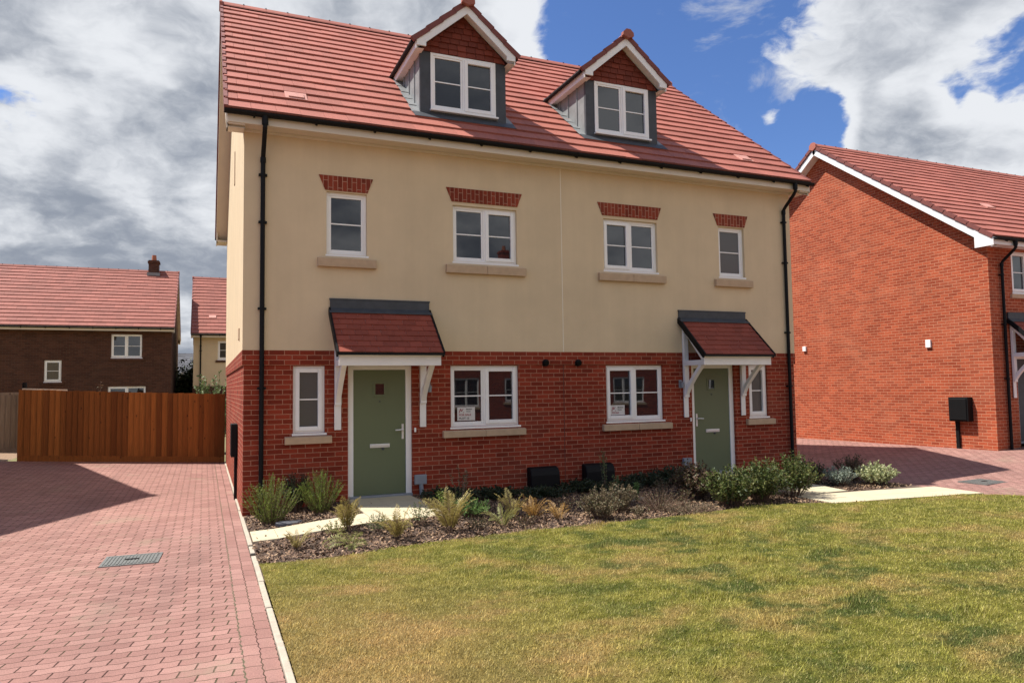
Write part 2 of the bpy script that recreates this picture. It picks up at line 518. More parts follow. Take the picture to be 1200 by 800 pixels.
class MB:
    def __init__(s):
        s.v = []; s.f = []
    def face(s, pts):
        i = len(s.v); s.v += [tuple(p) for p in pts]; s.f.append(tuple(range(i, i + len(pts)))); return s
    def box(s, x0, x1, y0, y1, z0, z1):
        i = len(s.v)
        s.v += [(x, y, z) for z in (z0, z1) for y in (y0, y1) for x in (x0, x1)]
        s.f += [tuple(i + k for k in q) for q in ((0, 2, 3, 1), (4, 5, 7, 6), (0, 1, 5, 4), (2, 6, 7, 3), (0, 4, 6, 2), (1, 3, 7, 5))]
        return s
    def prism(s, pts, vec):
        """closed polygon pts (3-D, planar) extruded by vec"""
        n = len(pts); i = len(s.v); vec = Vector(vec)
        s.v += [tuple(p) for p in pts] + [tuple(Vector(p) + vec) for p in pts]
        s.f.append(tuple(range(i, i + n))); s.f.append(tuple(range(i + 2 * n - 1, i + n - 1, -1)))
        for k in range(n):
            q = (k + 1) % n
            s.f.append((i + k, i + n + k, i + n + q, i + q))
        return s
    def tube(s, path, r, seg=10, r_end=None, cap=True):
        path = [Vector(p) for p in path]; n = len(path); i0 = len(s.v); ref = None
        for k, p in enumerate(path):
            d = (path[min(k + 1, n - 1)] - path[max(k - 1, 0)]).normalized()
            if ref is None:
                ref = Vector((0, 0, 1)) if abs(d.z) < 0.9 else Vector((1, 0, 0))
            a = d.cross(ref).normalized(); ref = a.cross(d).normalized(); bb = ref
            rr = r if r_end is None else r + (r_end - r) * k / max(1, n - 1)
            for q in range(seg):
                an = 2 * math.pi * q / seg
                s.v.append(tuple(p + a * (math.cos(an) * rr) + bb * (math.sin(an) * rr)))
        for k in range(n - 1):
            for q in range(seg):
                q2 = (q + 1) % seg
                s.f.append((i0 + k * seg + q, i0 + k * seg + q2, i0 + (k + 1) * seg + q2, i0 + (k + 1) * seg + q))
        if cap:
            s.f.append(tuple(i0 + q for q in range(seg)))
            s.f.append(tuple(i0 + (n - 1) * seg + q for q in range(seg - 1, -1, -1)))
        return s
    def cyl(s, c, axis, r, h, seg=20):
        c = Vector(c); axis = Vector(axis).normalized()
        return s.tube([c, c + axis * h], r, seg)
    def build(s, name, mat, parent=None, bevel=0.0, smooth=False, recalc=True):
        me = bpy.data.meshes.new(name)
        me.from_pydata(s.v, [], s.f)
        if recalc:
            bm = bmesh.new(); bm.from_mesh(me)
            bmesh.ops.recalc_face_normals(bm, faces=bm.faces)
            bm.to_mesh(me); bm.free()
        if smooth:
            me.polygons.foreach_set('use_smooth', [True] * len(me.polygons))
        me.materials.append(MAT[mat] if isinstance(mat, str) else mat)
        o = bpy.data.objects.new(name, me)
        COL.objects.link(o)
        if parent is not None:
            attach(o, parent)
        if bevel:
            b = o.modifiers.new('bevel', 'BEVEL'); b.width = bevel; b.segments = 2; b.limit_method = 'ANGLE'; b.angle_limit = R(40)
        return o


def attach(o, parent):
    o.parent = parent
    if parent.type == 'EMPTY':
        o.matrix_parent_inverse = Matrix.Translation(-Vector(parent.location))


def thing(name, label, cat, loc=(0, 0, 0), group=None):
    o = bpy.data.objects.new(name, None)
    o.empty_display_size = 0.3
    COL.objects.link(o)
    o.location = loc
    o['label'] = label; o['category'] = cat
    if group:
        o['group'] = group
    return o


def tag(o, label, cat, group=None):
    o['label'] = label; o['category'] = cat
    if group:
        o['group'] = group
    return o


def struct(o, label=None, kind='structure'):
    o['kind'] = kind
    if label:
        o['label'] = label
    return o


def copy_thing(root, loc, label, group=None):
    r = root.copy(); COL.objects.link(r); r.location = loc; r['label'] = label
    if group:
        r['group'] = group
    def rec(src, dst):
        for ch in list(src.children):
            c = ch.copy(); COL.objects.link(c); c.parent = dst
            rec(ch, c)
    rec(root, r)
    return r


def np_mesh(name, verts, faces_flat, per, mat, parent=None, smooth=False):
    """fast mesh of many small faces, all with `per` corners"""
    me = bpy.data.meshes.new(name)
    nv = len(verts); nf = len(faces_flat) // per
    me.vertices.add(nv); me.vertices.foreach_set('co', np.asarray(verts, dtype=np.float32).ravel())
    me.loops.add(nf * per); me.loops.foreach_set('vertex_index', np.asarray(faces_flat, dtype=np.int32))
    me.polygons.add(nf)
    me.polygons.foreach_set('loop_start', np.arange(nf, dtype=np.int32) * per)
    me.polygons.foreach_set('loop_total', np.full(nf, per, dtype=np.int32))
    me.update(calc_edges=True)
    me.materials.append(MAT[mat] if isinstance(mat, str) else mat)
    o = bpy.data.objects.new(name, me)
    COL.objects.link(o)
    if parent is not None:
        attach(o, parent)
    return o


def tiles(mb, o, u, v, U, V, tw, g, thick=0.032, seed=1, n=None):
    """courses of half-bonded roof tiles on the plane o + u*a + v*b (v runs up the slope)"""
    rnd = random.Random(seed)
    o = Vector(o); u = Vector(u).normalized(); v = Vector(v).normalized()
    n = u.cross(v).normalized() if n is None else Vector(n)
    rows = max(1, int(round(V / g))); g = V / rows
    for i in range(rows):
        a = -tw * 0.5 if i % 2 else 0.0
        while a < U - 0.01:
            a0, a1 = max(a, 0.0) + 0.0018, min(a + tw, U) - 0.0018
            a += tw
            if a1 - a0 < 0.02:
                continue
            j = rnd.uniform(-0.0025, 0.0025)
            b0, b1 = i * g - 0.006 + rnd.uniform(-0.002, 0.002), (i + 1) * g + 0.012
            h0, h1 = thick + 0.012 + j, 0.012 + j
            P = lambda aa, bb, hh: tuple(o + u * aa + v * bb + n * hh)
            k = len(mb.v)
            mb.v += [P(a0, b0, h0), P(a1, b0, h0), P(a1, b1, h1), P(a0, b1, h1), P(a0, b0, h0 - thick), P(a1, b0, h0 - thick)]
            mb.f += [(k, k + 1, k + 2, k + 3), (k + 4, k + 5, k + 1, k), (k + 4, k, k + 3), (k + 5, k + 2, k + 1)]
    return mb


def holed(mb, x0, x1, z0, z1, holes, y, depth):
    """upright panel facing along y with rectangular openings and their reveals"""
    xs = sorted({x0, x1, *[h[0] for h in holes], *[h[1] for h in holes]})
    zs = sorted({z0, z1, *[h[2] for h in holes], *[h[3] for h in holes]})
    xs = [a for a in xs if x0 <= a <= x1]; zs = [a for a in zs if z0 <= a <= z1]
    for i in range(len(xs) - 1):
        for j in range(len(zs) - 1):
            cx, cz = (xs[i] + xs[i + 1]) / 2, (zs[j] + zs[j + 1]) / 2
            if any(h[0] < cx < h[1] and h[2] < cz < h[3] for h in holes):
                continue
            mb.face([(xs[i], y, zs[j]), (xs[i + 1], y, zs[j]), (xs[i + 1], y, zs[j + 1]), (xs[i], y, zs[j + 1])])
    for a, b, c, d in holes:
        c, d = max(c, z0), min(d, z1)
        if c >= d:
            continue
        y2 = y + depth
        mb.face([(a, y, c), (a, y2, c), (a, y2, d), (a, y, d)])
        mb.face([(b, y, c), (b, y, d), (b, y2, d), (b, y2, c)])
        mb.face([(a, y, d), (a, y2, d), (b, y2, d), (b, y, d)])
        mb.face([(a, y, c), (b, y, c), (b, y2, c), (a, y2, c)])


def window(parent, x0, x1, z0, z1, y, lights=2, opening=None, s=1, subsill=True, bars=True, name='window', glass='window_glass'):
    """white framed casement; s = 1 looks towards -y, s = -1 towards +y"""
    def bx(mb, a, b, d0, d1, c, d):
        q = sorted((y + s * d0, y + s * d1))
        mb.box(a, b, q[0], q[1], c, d)
    f = MB(); fr = 0.048
    bx(f, x0, x0 + fr, 0, 0.07, z0, z1); bx(f, x1 - fr, x1, 0, 0.07, z0, z1)
    bx(f, x0 + fr, x1 - fr, 0, 0.07, z0, z0 + fr); bx(f, x0 + fr, x1 - fr, 0, 0.07, z1 - fr, z1)
    w = (x1 - x0 - fr) / lights
    spans = []
    for i in range(lights):
        a = x0 + fr + i * w; b = a + w - fr
        if i < lights - 1:
            bx(f, b, b + fr, 0.0, 0.07, z0 + fr, z1 - fr)
        spans.append((a, b))
    sash, bar = MB(), MB()
    for i, (a, b) in enumerate(spans):
        op = opening is not None and i in opening
        e = 0.052 if op else 0.034
        c, d = z0 + fr, z1 - fr
        d0, d1 = (-0.014, 0.05) if op else (0.010, 0.05)
        aa, bb, cc, dd = (a - 0.012, b + 0.012, c - 0.012, d + 0.012) if op else (a, b, c, d)
        k0, k1 = a + e, b - e
        m0, m1 = c + e, d - e
        bx(sash, aa, k0, d0, d1, cc, dd); bx(sash, k1, bb, d0, d1, cc, dd)
        bx(sash, k0, k1, d0, d1, cc, m0); bx(sash, k0, k1, d0, d1, m1, dd)
        spans[i] = (k0, k1, m0, m1)
        if bars:
            zm = (m0 + m1) / 2
            bx(bar, k0, k1, 0.018, 0.034, zm - 0.010, zm + 0.010)
    if subsill:
        bx(f, x0 - 0.015, x1 + 0.03, -0.055, 0.05, z0 - 0.035, z0 - 0.002)
    fo = f.build(name, 'white_plastic', parent, bevel=0.004)
    sash.build('sash', 'white_plastic', fo, bevel=0.005)
    if bars:
        bar.build('glazing_bar', 'white_plastic', fo)
    for (a, b, c, d) in spans:
        p = MB(); bx(p, a - 0.004, b + 0.004, 0.030, 0.044, c - 0.004, d + 0.004)
        p.build('pane', glass, fo)
    return fo


def stone_sill(parent, x0, x1, z0, z1, y=0.0, split=False, s=1):
    mb = MB()
    xs = [x0, (x0 + x1) / 2, x1] if split else [x0, x1]
    for a, b in zip(xs, xs[1:]):
        g = 0.002
        y0, y1 = sorted((y - s * 0.075, y + s * 0.07))
        ya = y - s * 0.075; yb = y + s * 0.06
        mb.prism([(a + g, ya, z0), (a + g, ya, z1 - 0.018), (a + g, yb, z1), (a + g, yb, z0)], (b - a - 2 * g, 0, 0))
    return mb.build('window_sill', 'sill_stone', parent, bevel=0.006)


def downpipe(parent, x, ytop, ztop, ywall, zoff, zbot, clips, r=0.034, s=1):
    mb = MB()
    pts = [(x, ytop, ztop), (x, ytop, ztop - 0.16), (x, ytop + (ywall - ytop) * 0.12, ztop - 0.21), (x, ytop + (ywall - ytop) * 0.88, zoff + 0.05), (x, ywall, zoff), (x, ywall, zbot)]
    mb.tube(pts, r, 12)
    mb.cyl((x, ytop, ztop - 0.12), (0, 0, 1), r + 0.012, 0.14, 12)
    mb.cyl((x, ywall, zoff - 0.08), (0, 0, 1), r + 0.008, 0.08, 12)
    c = mb
    for z in clips:
        c.box(x - 0.062, x + 0.062, ywall - 0.012, ywall + 0.05, z - 0.016, z + 0.016)
        c.cyl((x, ywall, z - 0.02), (0, 0, 1), r + 0.006, 0.04, 12)
    return mb.build('downpipe', 'black_plastic', parent)


def gutter(parent, x0, x1, y, z, r=0.056, s=1, step=0.9):
    mb = MB(); seg = 8
    prof = [(y - s * r * math.cos(math.pi * k / seg) , z - r * math.sin(math.pi * k / seg)) for k in range(seg + 1)]
    prof = prof + [(y + s * (r - 0.005) * math.cos(math.pi * k / seg), z - (r - 0.005) * math.sin(math.pi * k / seg)) for k in range(seg + 1)]
    mb.prism([(x0, a, b) for a, b in prof], (x1 - x0, 0, 0))
    for e, d in ((x0, 0.006), (x1, -0.006)):
        mb.prism([(e, y - s * r * math.cos(math.pi * k / seg), z - r * math.sin(math.pi * k / seg)) for k in range(seg + 1)], (d, 0, 0))
    c = mb; x = x0 + 0.4
    while x < x1:
        c.prism([(x, y + s * r, z + 0.01), (x, y + s * r, z - 0.05), (x, y, z - r - 0.028), (x, y - s * r - 0.006, z - 0.012), (x, y - s * r - 0.006, z + 0.006), (x, y, z - r - 0.002)], (0.03, 0, 0))
        x += step
    return mb.build('gutter', 'black_plastic', parent)


def ridge_tiles(parent, x0, x1, y, z, drop=0.10, half=0.13, mat='roof_tile', L=0.45):
    mb = MB(); clips = MB()
    x = x0
    while x < x1 - 0.02:
        e = min(x + L, x1)
        mb.prism([(x + 0.002, y - half, z - drop), (x + 0.002, y - half + 0.012, z - drop + 0.028), (x + 0.002, y - 0.03, z + 0.024), (x + 0.002, y + 0.03, z + 0.024), (x + 0.002, y + half - 0.012, z - drop + 0.028), (x + 0.002, y + half, z - drop), (x + 0.002, y, z - 0.002)], (e - x - 0.004, 0, 0))
        if e < x1 - 0.02:
            clips.box(e - 0.012, e + 0.012, y - 0.04, y + 0.04, z + 0.0, z + 0.036)
        x = e
    for e, w in ((x0 - 0.035, 0.06), (x1 + 0.035, -0.06)):
        mb.prism([(e, y - 0.13, z - 0.13), (e, y - 0.125, z - 0.03), (e, y - 0.05, z + 0.045), (e, y + 0.05, z + 0.045), (e, y + 0.125, z - 0.03), (e, y + 0.13, z - 0.13), (e, y, z - 0.20)], (w, 0, 0))
    nf = len(mb.f); k = len(mb.v)
    mb.v += clips.v; mb.f += [tuple(i + k for i in f) for f in clips.f]
    o = mb.build('ridge_tile', mat, parent)
    o.data.materials.append(MAT['black_plastic'])
    for i in range(nf, len(mb.f)):
        o.data.polygons[i].material_index = 1
    return o


def roof_pair(parent, x0, x1, yf, yb, ze, yr, zr, tw=0.36, g=0.348, mat='roof_tile', seed=3):
    """front and back slopes meeting at a ridge along x; tiles on both, deck underneath"""
    for k, (ye, sgn) in enumerate(((yf, 1), (yb, -1))):
        a = Vector((x0, ye, ze)) if sgn == 1 else Vector((x1, ye, ze))
        u = Vector((1, 0, 0)) * sgn
        v = Vector((0, yr - ye, zr - ze)); V = v.length
        mb = tiles(MB(), a, u, v, x1 - x0, V, tw, g, seed=seed + k)
        ro = mb.build('roof', mat, parent, recalc=False)
        n = u.cross(v).normalized()
        d = MB()
        d.prism([Vector((x0 + 0.04, ye, ze)) + n * 0.010, Vector((x1 - 0.04, ye, ze)) + n * 0.010, Vector((x1 - 0.04, yr, zr)) + n * 0.010, Vector((x0 + 0.04, yr, zr)) + n * 0.010], n * -0.05)
        d.build('roof_deck', 'dark_joint', ro)
    return


def verge(parent, x, yf, yb, ze, yr, zr, side, mat='verge_tile', top=0.050, low=0.075):
    """tile capping along a gable edge (side = -1 left end, 1 right end)"""
    mb = MB()
    for ye in (yf, yb):
        v = Vector((0, yr - ye, zr - ze)); L = v.length; v.normalize()
        n = Vector((0, -v.z, v.y)) if v.y > 0 else Vector((0, v.z, -v.y))
        n = n if n.z > 0 else -n
        k = max(1, int(L / 0.348)); st = L / k
        for i in range(k):
            p = Vector((x, ye, ze)) + v * (i * st); q = p + v * (st + 0.02)
            w = Vector((0.055 * -side, 0, 0))
            o = Vector((0.012 * side, 0, 0))
            mb.prism([p + o + n * top, p + o - n * low, q + o - n * (low + 0.015), q + o + n * (top - 0.022)], w)
    return mb.build('verge_trim', mat, parent)


def barge(parent, x, yf, yb, ze, yr, zr, side, depth, under, mat, wall_x):
    """bargeboard with soffit boards returning to the gable wall"""
    mb = MB()
    for ye in (yf, yb):
        v = Vector((0, yr - ye, zr - ze)); v.normalize()
        n = Vector((0, -v.z, v.y)); n = n if n.z > 0 else -n
        p, q = Vector((x, ye, ze)), Vector((x, yr, zr))
        ext = n * -0.075
        dn = Vector((0, 0, -1)) * (depth / max(0.3, n.z))
        mb.prism([p + ext, q + ext, q + ext + dn, p + ext + dn], (0.022 * -side, 0, 0))
        a = Vector((x - side * 0.022, 0, 0)).x
        off = dn * 0.92
        s0 = p + ext + off; s1 = q + ext + off
        mb.face([(a, s0.y, s0.z), (a, s1.y, s1.z), (wall_x, s1.y, s1.z), (wall_x, s0.y, s0.z)])
    return mb.build('bargeboard', mat, parent)


# ------------------------------------------------------------------ the semi-detached pair
HW, HD = 10.73, 8.94
YF, YB, ZE, YR, ZR = -0.35, 9.29, 6.02, 4.47, 10.0
TAN = (ZR - ZE) / (YR - YF)


def canopy(parent, cx):
    """pitched porch roof on two gallows brackets; cx = middle of the door"""
    hx = 0.80
    x0, x1 = cx - hx, cx + hx
    yt, zt, ye, zb = -0.03, 3.13, -0.80, 2.405
    v = Vector((0, yt - ye, zt - zb))
    mb = tiles(MB(), (x0, ye, zb), (1, 0, 0), v, x1 - x0, v.length, 0.20, 0.132, thick=0.014, seed=int(cx * 10))
    roof = mb.build('door_canopy', 'canopy_tile', parent, recalc=False)
    n = Vector((1, 0, 0)).cross(v).normalized()
    d = MB().prism([Vector((x0, ye, zb)) - n * 0.002, Vector((x1, ye, zb)) - n * 0.002, Vector((x1, yt, zt)) - n * 0.002, Vector((x0, yt, zt)) - n * 0.002], n * -0.05)
    d.build('canopy_soffit', 'white_timber', roof)
    e = MB()
    for xx, sd in ((x0, -1), (x1, 1)):
        p, q = Vector((xx, ye - 0.01, zb - 0.01)), Vector((xx, yt, zt))
        e.prism([p + n * 0.035, q + n * 0.035, q - n * 0.07, p - n * 0.07], (0.028 * sd, 0, 0))
    e.box(x0 - 0.027, x1 + 0.027, ye - 0.025, ye + 0.015, zb - 0.035, zb + 0.004)
    e.build('canopy_edge_trim', 'black_plastic', roof)
    fl = MB()
    fl.box(x0 - 0.005, x1 + 0.005, -0.052, -0.018, 3.14, 3.285)
    fl.prism([(x0 - 0.03, yt - 0.01, 3.15), (x0 - 0.03, yt - 0.125, 3.072), (x0 - 0.03, yt - 0.13, 3.060), (x0 - 0.03, yt - 0.02, 3.125)], (x1 - x0 + 0.06, 0, 0))
    fl.box(x0 - 0.015, x1 + 0.015, -0.058, -0.018, 3.272, 3.296)
    fl.build('canopy_flashing', 'dark_lead', roof, bevel=0.003)
    fa = MB()
    fa.box(cx - 0.785, cx + 0.785, -0.745, -0.72, 2.215, 2.375)
    fa.box(cx - 0.66, cx + 0.66, -0.72, 0.0, 2.245, 2.262)
    fa.build('canopy_fascia', 'white_timber', roof, bevel=0.003)
    for bx in (cx - 0.685, cx + 0.69):
        b = MB(); h = 0.05
        b.box(bx - h, bx + h, -0.085, -0.024, 1.62, 3.0)
        b.box(bx - h - 0.002, bx + h + 0.002, -0.045, -0.022, 1.235, 1.63)
        b.box(bx - h, bx + h, -0.72, -0.085, 2.22, 2.315)
        # rafter following the slope
        b.prism([(bx - h, -0.085, 3.0), (bx - h, -0.085, 2.88), (bx - h, -0.60, 2.315), (bx - h, -0.72, 2.315), (bx - h, -0.72, 2.40)], (2 * h, 0, 0))
        # slightly curved brace
        pts_o, pts_i = [], []
        for k in range(9):
            t = k / 8
            y = -0.085 + (-0.60 + 0.085) * t
            z = 1.66 + (2.22 - 1.66) * (t ** 0.82)
            pts_o.append((bx - h * 0.8, y, z)); 
        for k in range(9):
            t = k / 8
            y = -0.085 + (-0.50 + 0.085) * t
            z = 1.79 + (2.22 - 1.79) * (t ** 0.85)
            pts_i.append((bx - h * 0.8, y, z))
        b.prism(pts_o + pts_i[::-1], (1.6 * h, 0, 0))
        br = b.build('canopy_bracket', 'white_timber', roof, bevel=0.004)
    return roof


def front_door(parent, cx, hand, mat='sage_door'):
    x0, x1, z0, z1 = cx - 0.52, cx + 0.52, 0.15, 2.243
    y = 0.055
    f = MB()
    f.box(x0, x0 + 0.095, y, y + 0.07, z0, z1); f.box(x1 - 0.095, x1, y, y + 0.07, z0, z1)
    f.box(x0 + 0.095, x1 - 0.095, y, y + 0.07, z1 - 0.07, z1)
    leaf = MB().box(x0 + 0.098, x1 - 0.098, y + 0.018, y + 0.06, z0 + 0.03, z1 - 0.073).build('front_door', mat, parent, bevel=0.003)
    f.build('door_frame', 'white_plastic', leaf, bevel=0.005)
    th = MB().box(x0, x1, y - 0.05, y + 0.06, z0 - 0.02, z0 + 0.027)
    th.build('threshold', 'grey_plastic', leaf, bevel=0.004)
    yy = y + 0.018
    vz = 1.86
    v = MB(); a, b = cx - 0.105, cx + 0.105
    for q in ((a, a + 0.035, vz - 0.12, vz + 0.12), (b - 0.035, b, vz - 0.12, vz + 0.12), (a + 0.035, b - 0.035, vz - 0.12, vz - 0.085), (a + 0.035, b - 0.035, vz + 0.085, vz + 0.12)):
        v.box(q[0], q[1], yy - 0.012, yy + 0.004, q[2], q[3])
    v.build('vision_panel_frame', mat, leaf, bevel=0.004)
    MB().box(a + 0.03, b - 0.03, yy - 0.004, yy + 0.002, vz - 0.09, vz + 0.09).build('vision_panel', 'window_glass', leaf)
    lp = MB().box(cx - 0.16, cx + 0.16, yy - 0.016, yy + 0.004, 0.925, 0.985)
    lp.box(cx - 0.14, cx + 0.14, yy - 0.024, yy - 0.012, 0.945, 0.975)
    lp.build('letter_plate', 'chrome', leaf, bevel=0.004)
    MB().cyl((cx + 0.05, yy - 0.02, 0.905), (0, 1, 0), 0.022, 0.03, 14).build('lock_barrel', 'dark_lead', leaf)
    MB().cyl((cx, yy - 0.012, 1.66), (0, 1, 0), 0.012, 0.02, 12).build('spyhole', 'dark_lead', leaf)
    hx = cx + hand * 0.375
    hd = MB().box(hx - 0.017, hx + 0.017, yy - 0.012, yy + 0.004, 1.05, 1.29)
    hd.tube([(hx, yy - 0.01, 1.20), (hx, yy - 0.055, 1.20), (hx - hand * 0.03, yy - 0.06, 1.20), (hx - hand * 0.13, yy - 0.055, 1.195)], 0.011, 10)
    hd.build('door_handle', 'chrome', leaf)
    return leaf


def dormer(parent, cx, win):
    """gabled dormer; face at y=0.33, roof overhanging to y=0.08"""
    hw = 0.80
    x0, x1 = cx - hw, cx + hw
    yf = 0.33
    def roofz(y):
        return ZE + TAN * (y - YF)
    ze, zr = 7.72, 8.54
    yb = (ze - ZE) / TAN + YF
    # body: lead clad cheeks
    body = MB()
    body.prism([(x0, yf + 0.048, roofz(yf) - 0.1), (x0, yf + 0.048, ze + 0.05), (x0, yb + 0.2, ze + 0.05), (x0, yb + 0.2, roofz(yb + 0.2) - 0.2)], (x1 - x0, 0, 0))
    dm = body.build('dormer', 'lead', parent)
    for y in (0.66, 1.02, 1.38):
        for x, s in ((x0, -1), (x1, 1)):
            rolls = MB(); rolls.cyl((x + s * 0.006, y, roofz(y) - 0.02), (0, 0, 1), 0.014, ze - roofz(y) + 0.03, 8)
            rolls.build('lead_roll', 'lead', dm)
    # front: dark lead panels either side of the window and apron below
    fr = MB()
    wx0, wx1, wz0, wz1 = win
    fr.box(x0 - 0.004, wx0, yf - 0.015, yf + 0.05, roofz(yf) - 0.05, 7.74)
    fr.box(wx1, x1 + 0.004, yf - 0.015, yf + 0.05, roofz(yf) - 0.05, 7.74)
    fr.box(wx0, wx1, yf - 0.012, yf + 0.05, roofz(yf) - 0.05, wz0 - 0.02)
    fr.build('dormer_front', 'dark_lead', dm)
    # apron and stepped soakers dressed over the tiles
    ap = MB()
    n = Vector((0, -TAN, 1)).normalized()
    def onroof(x, y, h):
        return Vector((x, y, roofz(y))) + n * h
    ap.prism([onroof(x0 - 0.14, yf - 0.15, 0.046), onroof(x1 + 0.14, yf - 0.15, 0.046), onroof(x1 + 0.14, yf + 0.02, 0.046), onroof(x0 - 0.14, yf + 0.02, 0.046)], n * 0.006)
    ap.build('apron_flashing', 'dark_lead', dm)
    for x, s in ((x0, -1), (x1, 1)):
        sk = MB(); y = yf + 0.0
        k = 0
        while y < yb + 0.1:
            a, b = x + s * 0.0, x + s * (0.15 if k % 2 == 0 else 0.135)
            sk.prism([onroof(a, y, 0.044 + 0.002 * (k % 2)), onroof(b, y, 0.044 + 0.002 * (k % 2)), onroof(b, y + 0.265, 0.036), onroof(a, y + 0.265, 0.036)], n * 0.005)
            y += 0.265; k += 1
        sk.build('soaker_flashing', 'lead', dm)
    # tile-hung gable
    sl = (zr - ze) / (hw + 0.16)
    tg = MB(); rnd = random.Random(int(cx * 7))
    zz = wz1 + 0.005; k = 0; g = 0.105
    while zz < zr - 0.06:
        half = min(hw - 0.005, (zr - 0.10 - zz) / sl)
        half2 = min(hw - 0.005, max(0.02, (zr - 0.10 - zz - g) / sl))
        a = cx - half - (0.085 if k % 2 else 0.0)
        while a < cx + half:
            b = a + 0.17
            p0, p1 = max(a + 0.004, cx - half), min(b - 0.004, cx + half)
            q0, q1 = max(a + 0.004, cx - half2), min(b - 0.004, cx + half2)
            if p1 > p0 + 0.01:
                if q1 < q0:
                    q0 = q1 = max(min((p0 + p1) / 2, cx + half2), cx - half2)
                j = rnd.uniform(-0.005, 0.005); dz = rnd.uniform(-0.008, 0.008)
                i = len(tg.v)
                yy = yf - 0.045 + j
                tg.v += [(p0, yy, zz + dz), (p1, yy, zz + dz), (q1, yf - 0.02 + j, zz + g + 0.015), (q0, yf - 0.02 + j, zz + g + 0.015), (p0, yf - 0.018, zz + dz), (p1, yf - 0.018, zz + dz)]
                tg.f += [(i, i + 1, i + 2, i + 3), (i + 4, i + 5, i + 1, i), (i + 4, i, i + 3), (i + 5, i + 2, i + 1)]
            a = b
        zz += g; k += 1
    tg.face([(x0, yf + 0.0, wz1), (x1, yf + 0.0, wz1), (x1, yf + 0.0, ze + 0.05), (cx, yf + 0.0, zr), (x0, yf + 0.0, ze + 0.05)])
    tg.build('tile_hung_gable', 'hung_tile', dm, recalc=False)
    window(dm, wx0, wx1, wz0, wz1, yf - 0.03, 2, (1,), name='dormer_window')
    # roof: two slopes running back into the main roof
    hw2 = hw + 0.16
    y0 = 0.08
    yback = (zr + 0.12 - ZE) / TAN + YF + 0.1
    zt = zr + 0.10
    ev = zt - (hw2) * sl
    v1 = Vector((hw2, 0, hw2 * sl)); v2 = Vector((-hw2, 0, hw2 * sl))
    rt = MB()
    tiles(rt, (cx - hw2, yback, ev), (0, -1, 0), v1, yback - y0, v1.length, 0.36, 0.32, thick=0.02, seed=11)
    tiles(rt, (cx + hw2, y0, ev), (0, 1, 0), v2, yback - y0, v2.length, 0.36, 0.32, thick=0.02, seed=12)
    rt.build('dormer_roof', 'roof_tile', dm, recalc=False)
    tr = MB(); wb = MB()
    for s in (-1, 1):
        e = Vector((cx + s * hw2, y0, ev)); a = Vector((cx, y0, zt))
        d = (a - e).normalized(); n2 = Vector((-d.z, 0, d.x)); n2 = n2 if n2.z > 0 else -n2
        # stepped verge caps
        L = (a - e).length; st = L / 4
        for i in range(4):
            p = e + d * (i * st - (0.04 if i == 0 else 0)); q = e + d * ((i + 1) * st + 0.01)
            tr.prism([p + n2 * 0.048, q + n2 * 0.030, q - n2 * 0.055, p - n2 * 0.040], (0, 0.06, 0))
        # white bargeboard with a horizontal box end
        b0 = e - n2 * 0.045 + d * 0.02
        b1 = a - Vector((0, 0, 0.06))
        tip = 0.12
        wb.prism([b0 + Vector((0, 0.02, 0)), b1 + Vector((0, 0.02, 0)), b1 + Vector((0, 0.02, -0.155)), b0 + Vector((-s * 0.165, 0.02, -0.015)), b0 + Vector((-s * 0.165, 0.02, -0.085)), b0 + Vector((0, 0.02, -0.085))], (0, 0.03, 0))
        # eaves fascia and soffit running back to the roof
        xo = cx + s * (hw2 - 0.035)
        yb2 = (ev - 0.1 - ZE) / TAN + YF
        wb.prism([(xo, y0 + 0.051, ev - 0.03), (xo, y0 + 0.051, ev - 0.155), (xo, yb2 - 0.02, ev - 0.155), (xo, yb2 + 0.12, ev - 0.03)], (-s * 0.022, 0, 0))
        wb.face([(xo - s * 0.022, y0 + 0.052, ev - 0.145), (cx + s * (hw - 0.02), y0 + 0.052, ev - 0.145), (cx + s * (hw - 0.02), yb2, ev - 0.145), (xo - s * 0.022, yb2, ev - 0.145)])
        # soffit under the gable overhang
        wb.face([b0 + Vector((-s * 0.02, 0.05, -0.075)), b1 + Vector((0, 0.05, -0.11)), (cx, yf - 0.01, b1.z - 0.11), (b0.x - s * 0.02, yf - 0.01, b0.z - 0.075)])
    tr.build('verge_trim', 'verge_tile', dm)
    wb.build('bargeboard', 'white_timber', dm)
    for s in (-1, 1):
        gut = MB()
        gut.tube([(cx + s * (hw2 + 0.01), y0 + 0.1, ev - 0.02), (cx + s * (hw2 + 0.01), (ev - ZE) / TAN + YF - 0.02, ev - 0.02)], 0.034, 8)
        gut.build('dormer_gutter', 'black_plastic', dm)
    rg = MB(); y = y0 - 0.02
    yend = (zt + 0.02 - ZE) / TAN + YF + 0.05
    while y < yend:
        e = min(y + 0.42, yend)
        rg.prism([(cx - 0.125, y, zt - 0.085), (cx - 0.115, y, zt - 0.05), (cx - 0.032, y, zt + 0.04), (cx + 0.032, y, zt + 0.04), (cx + 0.115, y, zt - 0.05), (cx + 0.125, y, zt - 0.085), (cx, y, zt + 0.0)], (0, e - y - 0.004, 0))
        y = e
    rg.prism([(cx - 0.12, y0 - 0.075, zt - 0.055), (cx - 0.115, y0 - 0.075, zt + 0.01), (cx - 0.045, y0 - 0.075, zt + 0.075), (cx + 0.045, y0 - 0.075, zt + 0.075), (cx + 0.115, y0 - 0.075, zt + 0.01), (cx + 0.12, y0 - 0.075, zt - 0.055), (cx, y0 - 0.075, zt - 0.10)], (0, 0.08, 0))
    rg.build('ridge_tile', 'roof_tile', dm)
    return dm


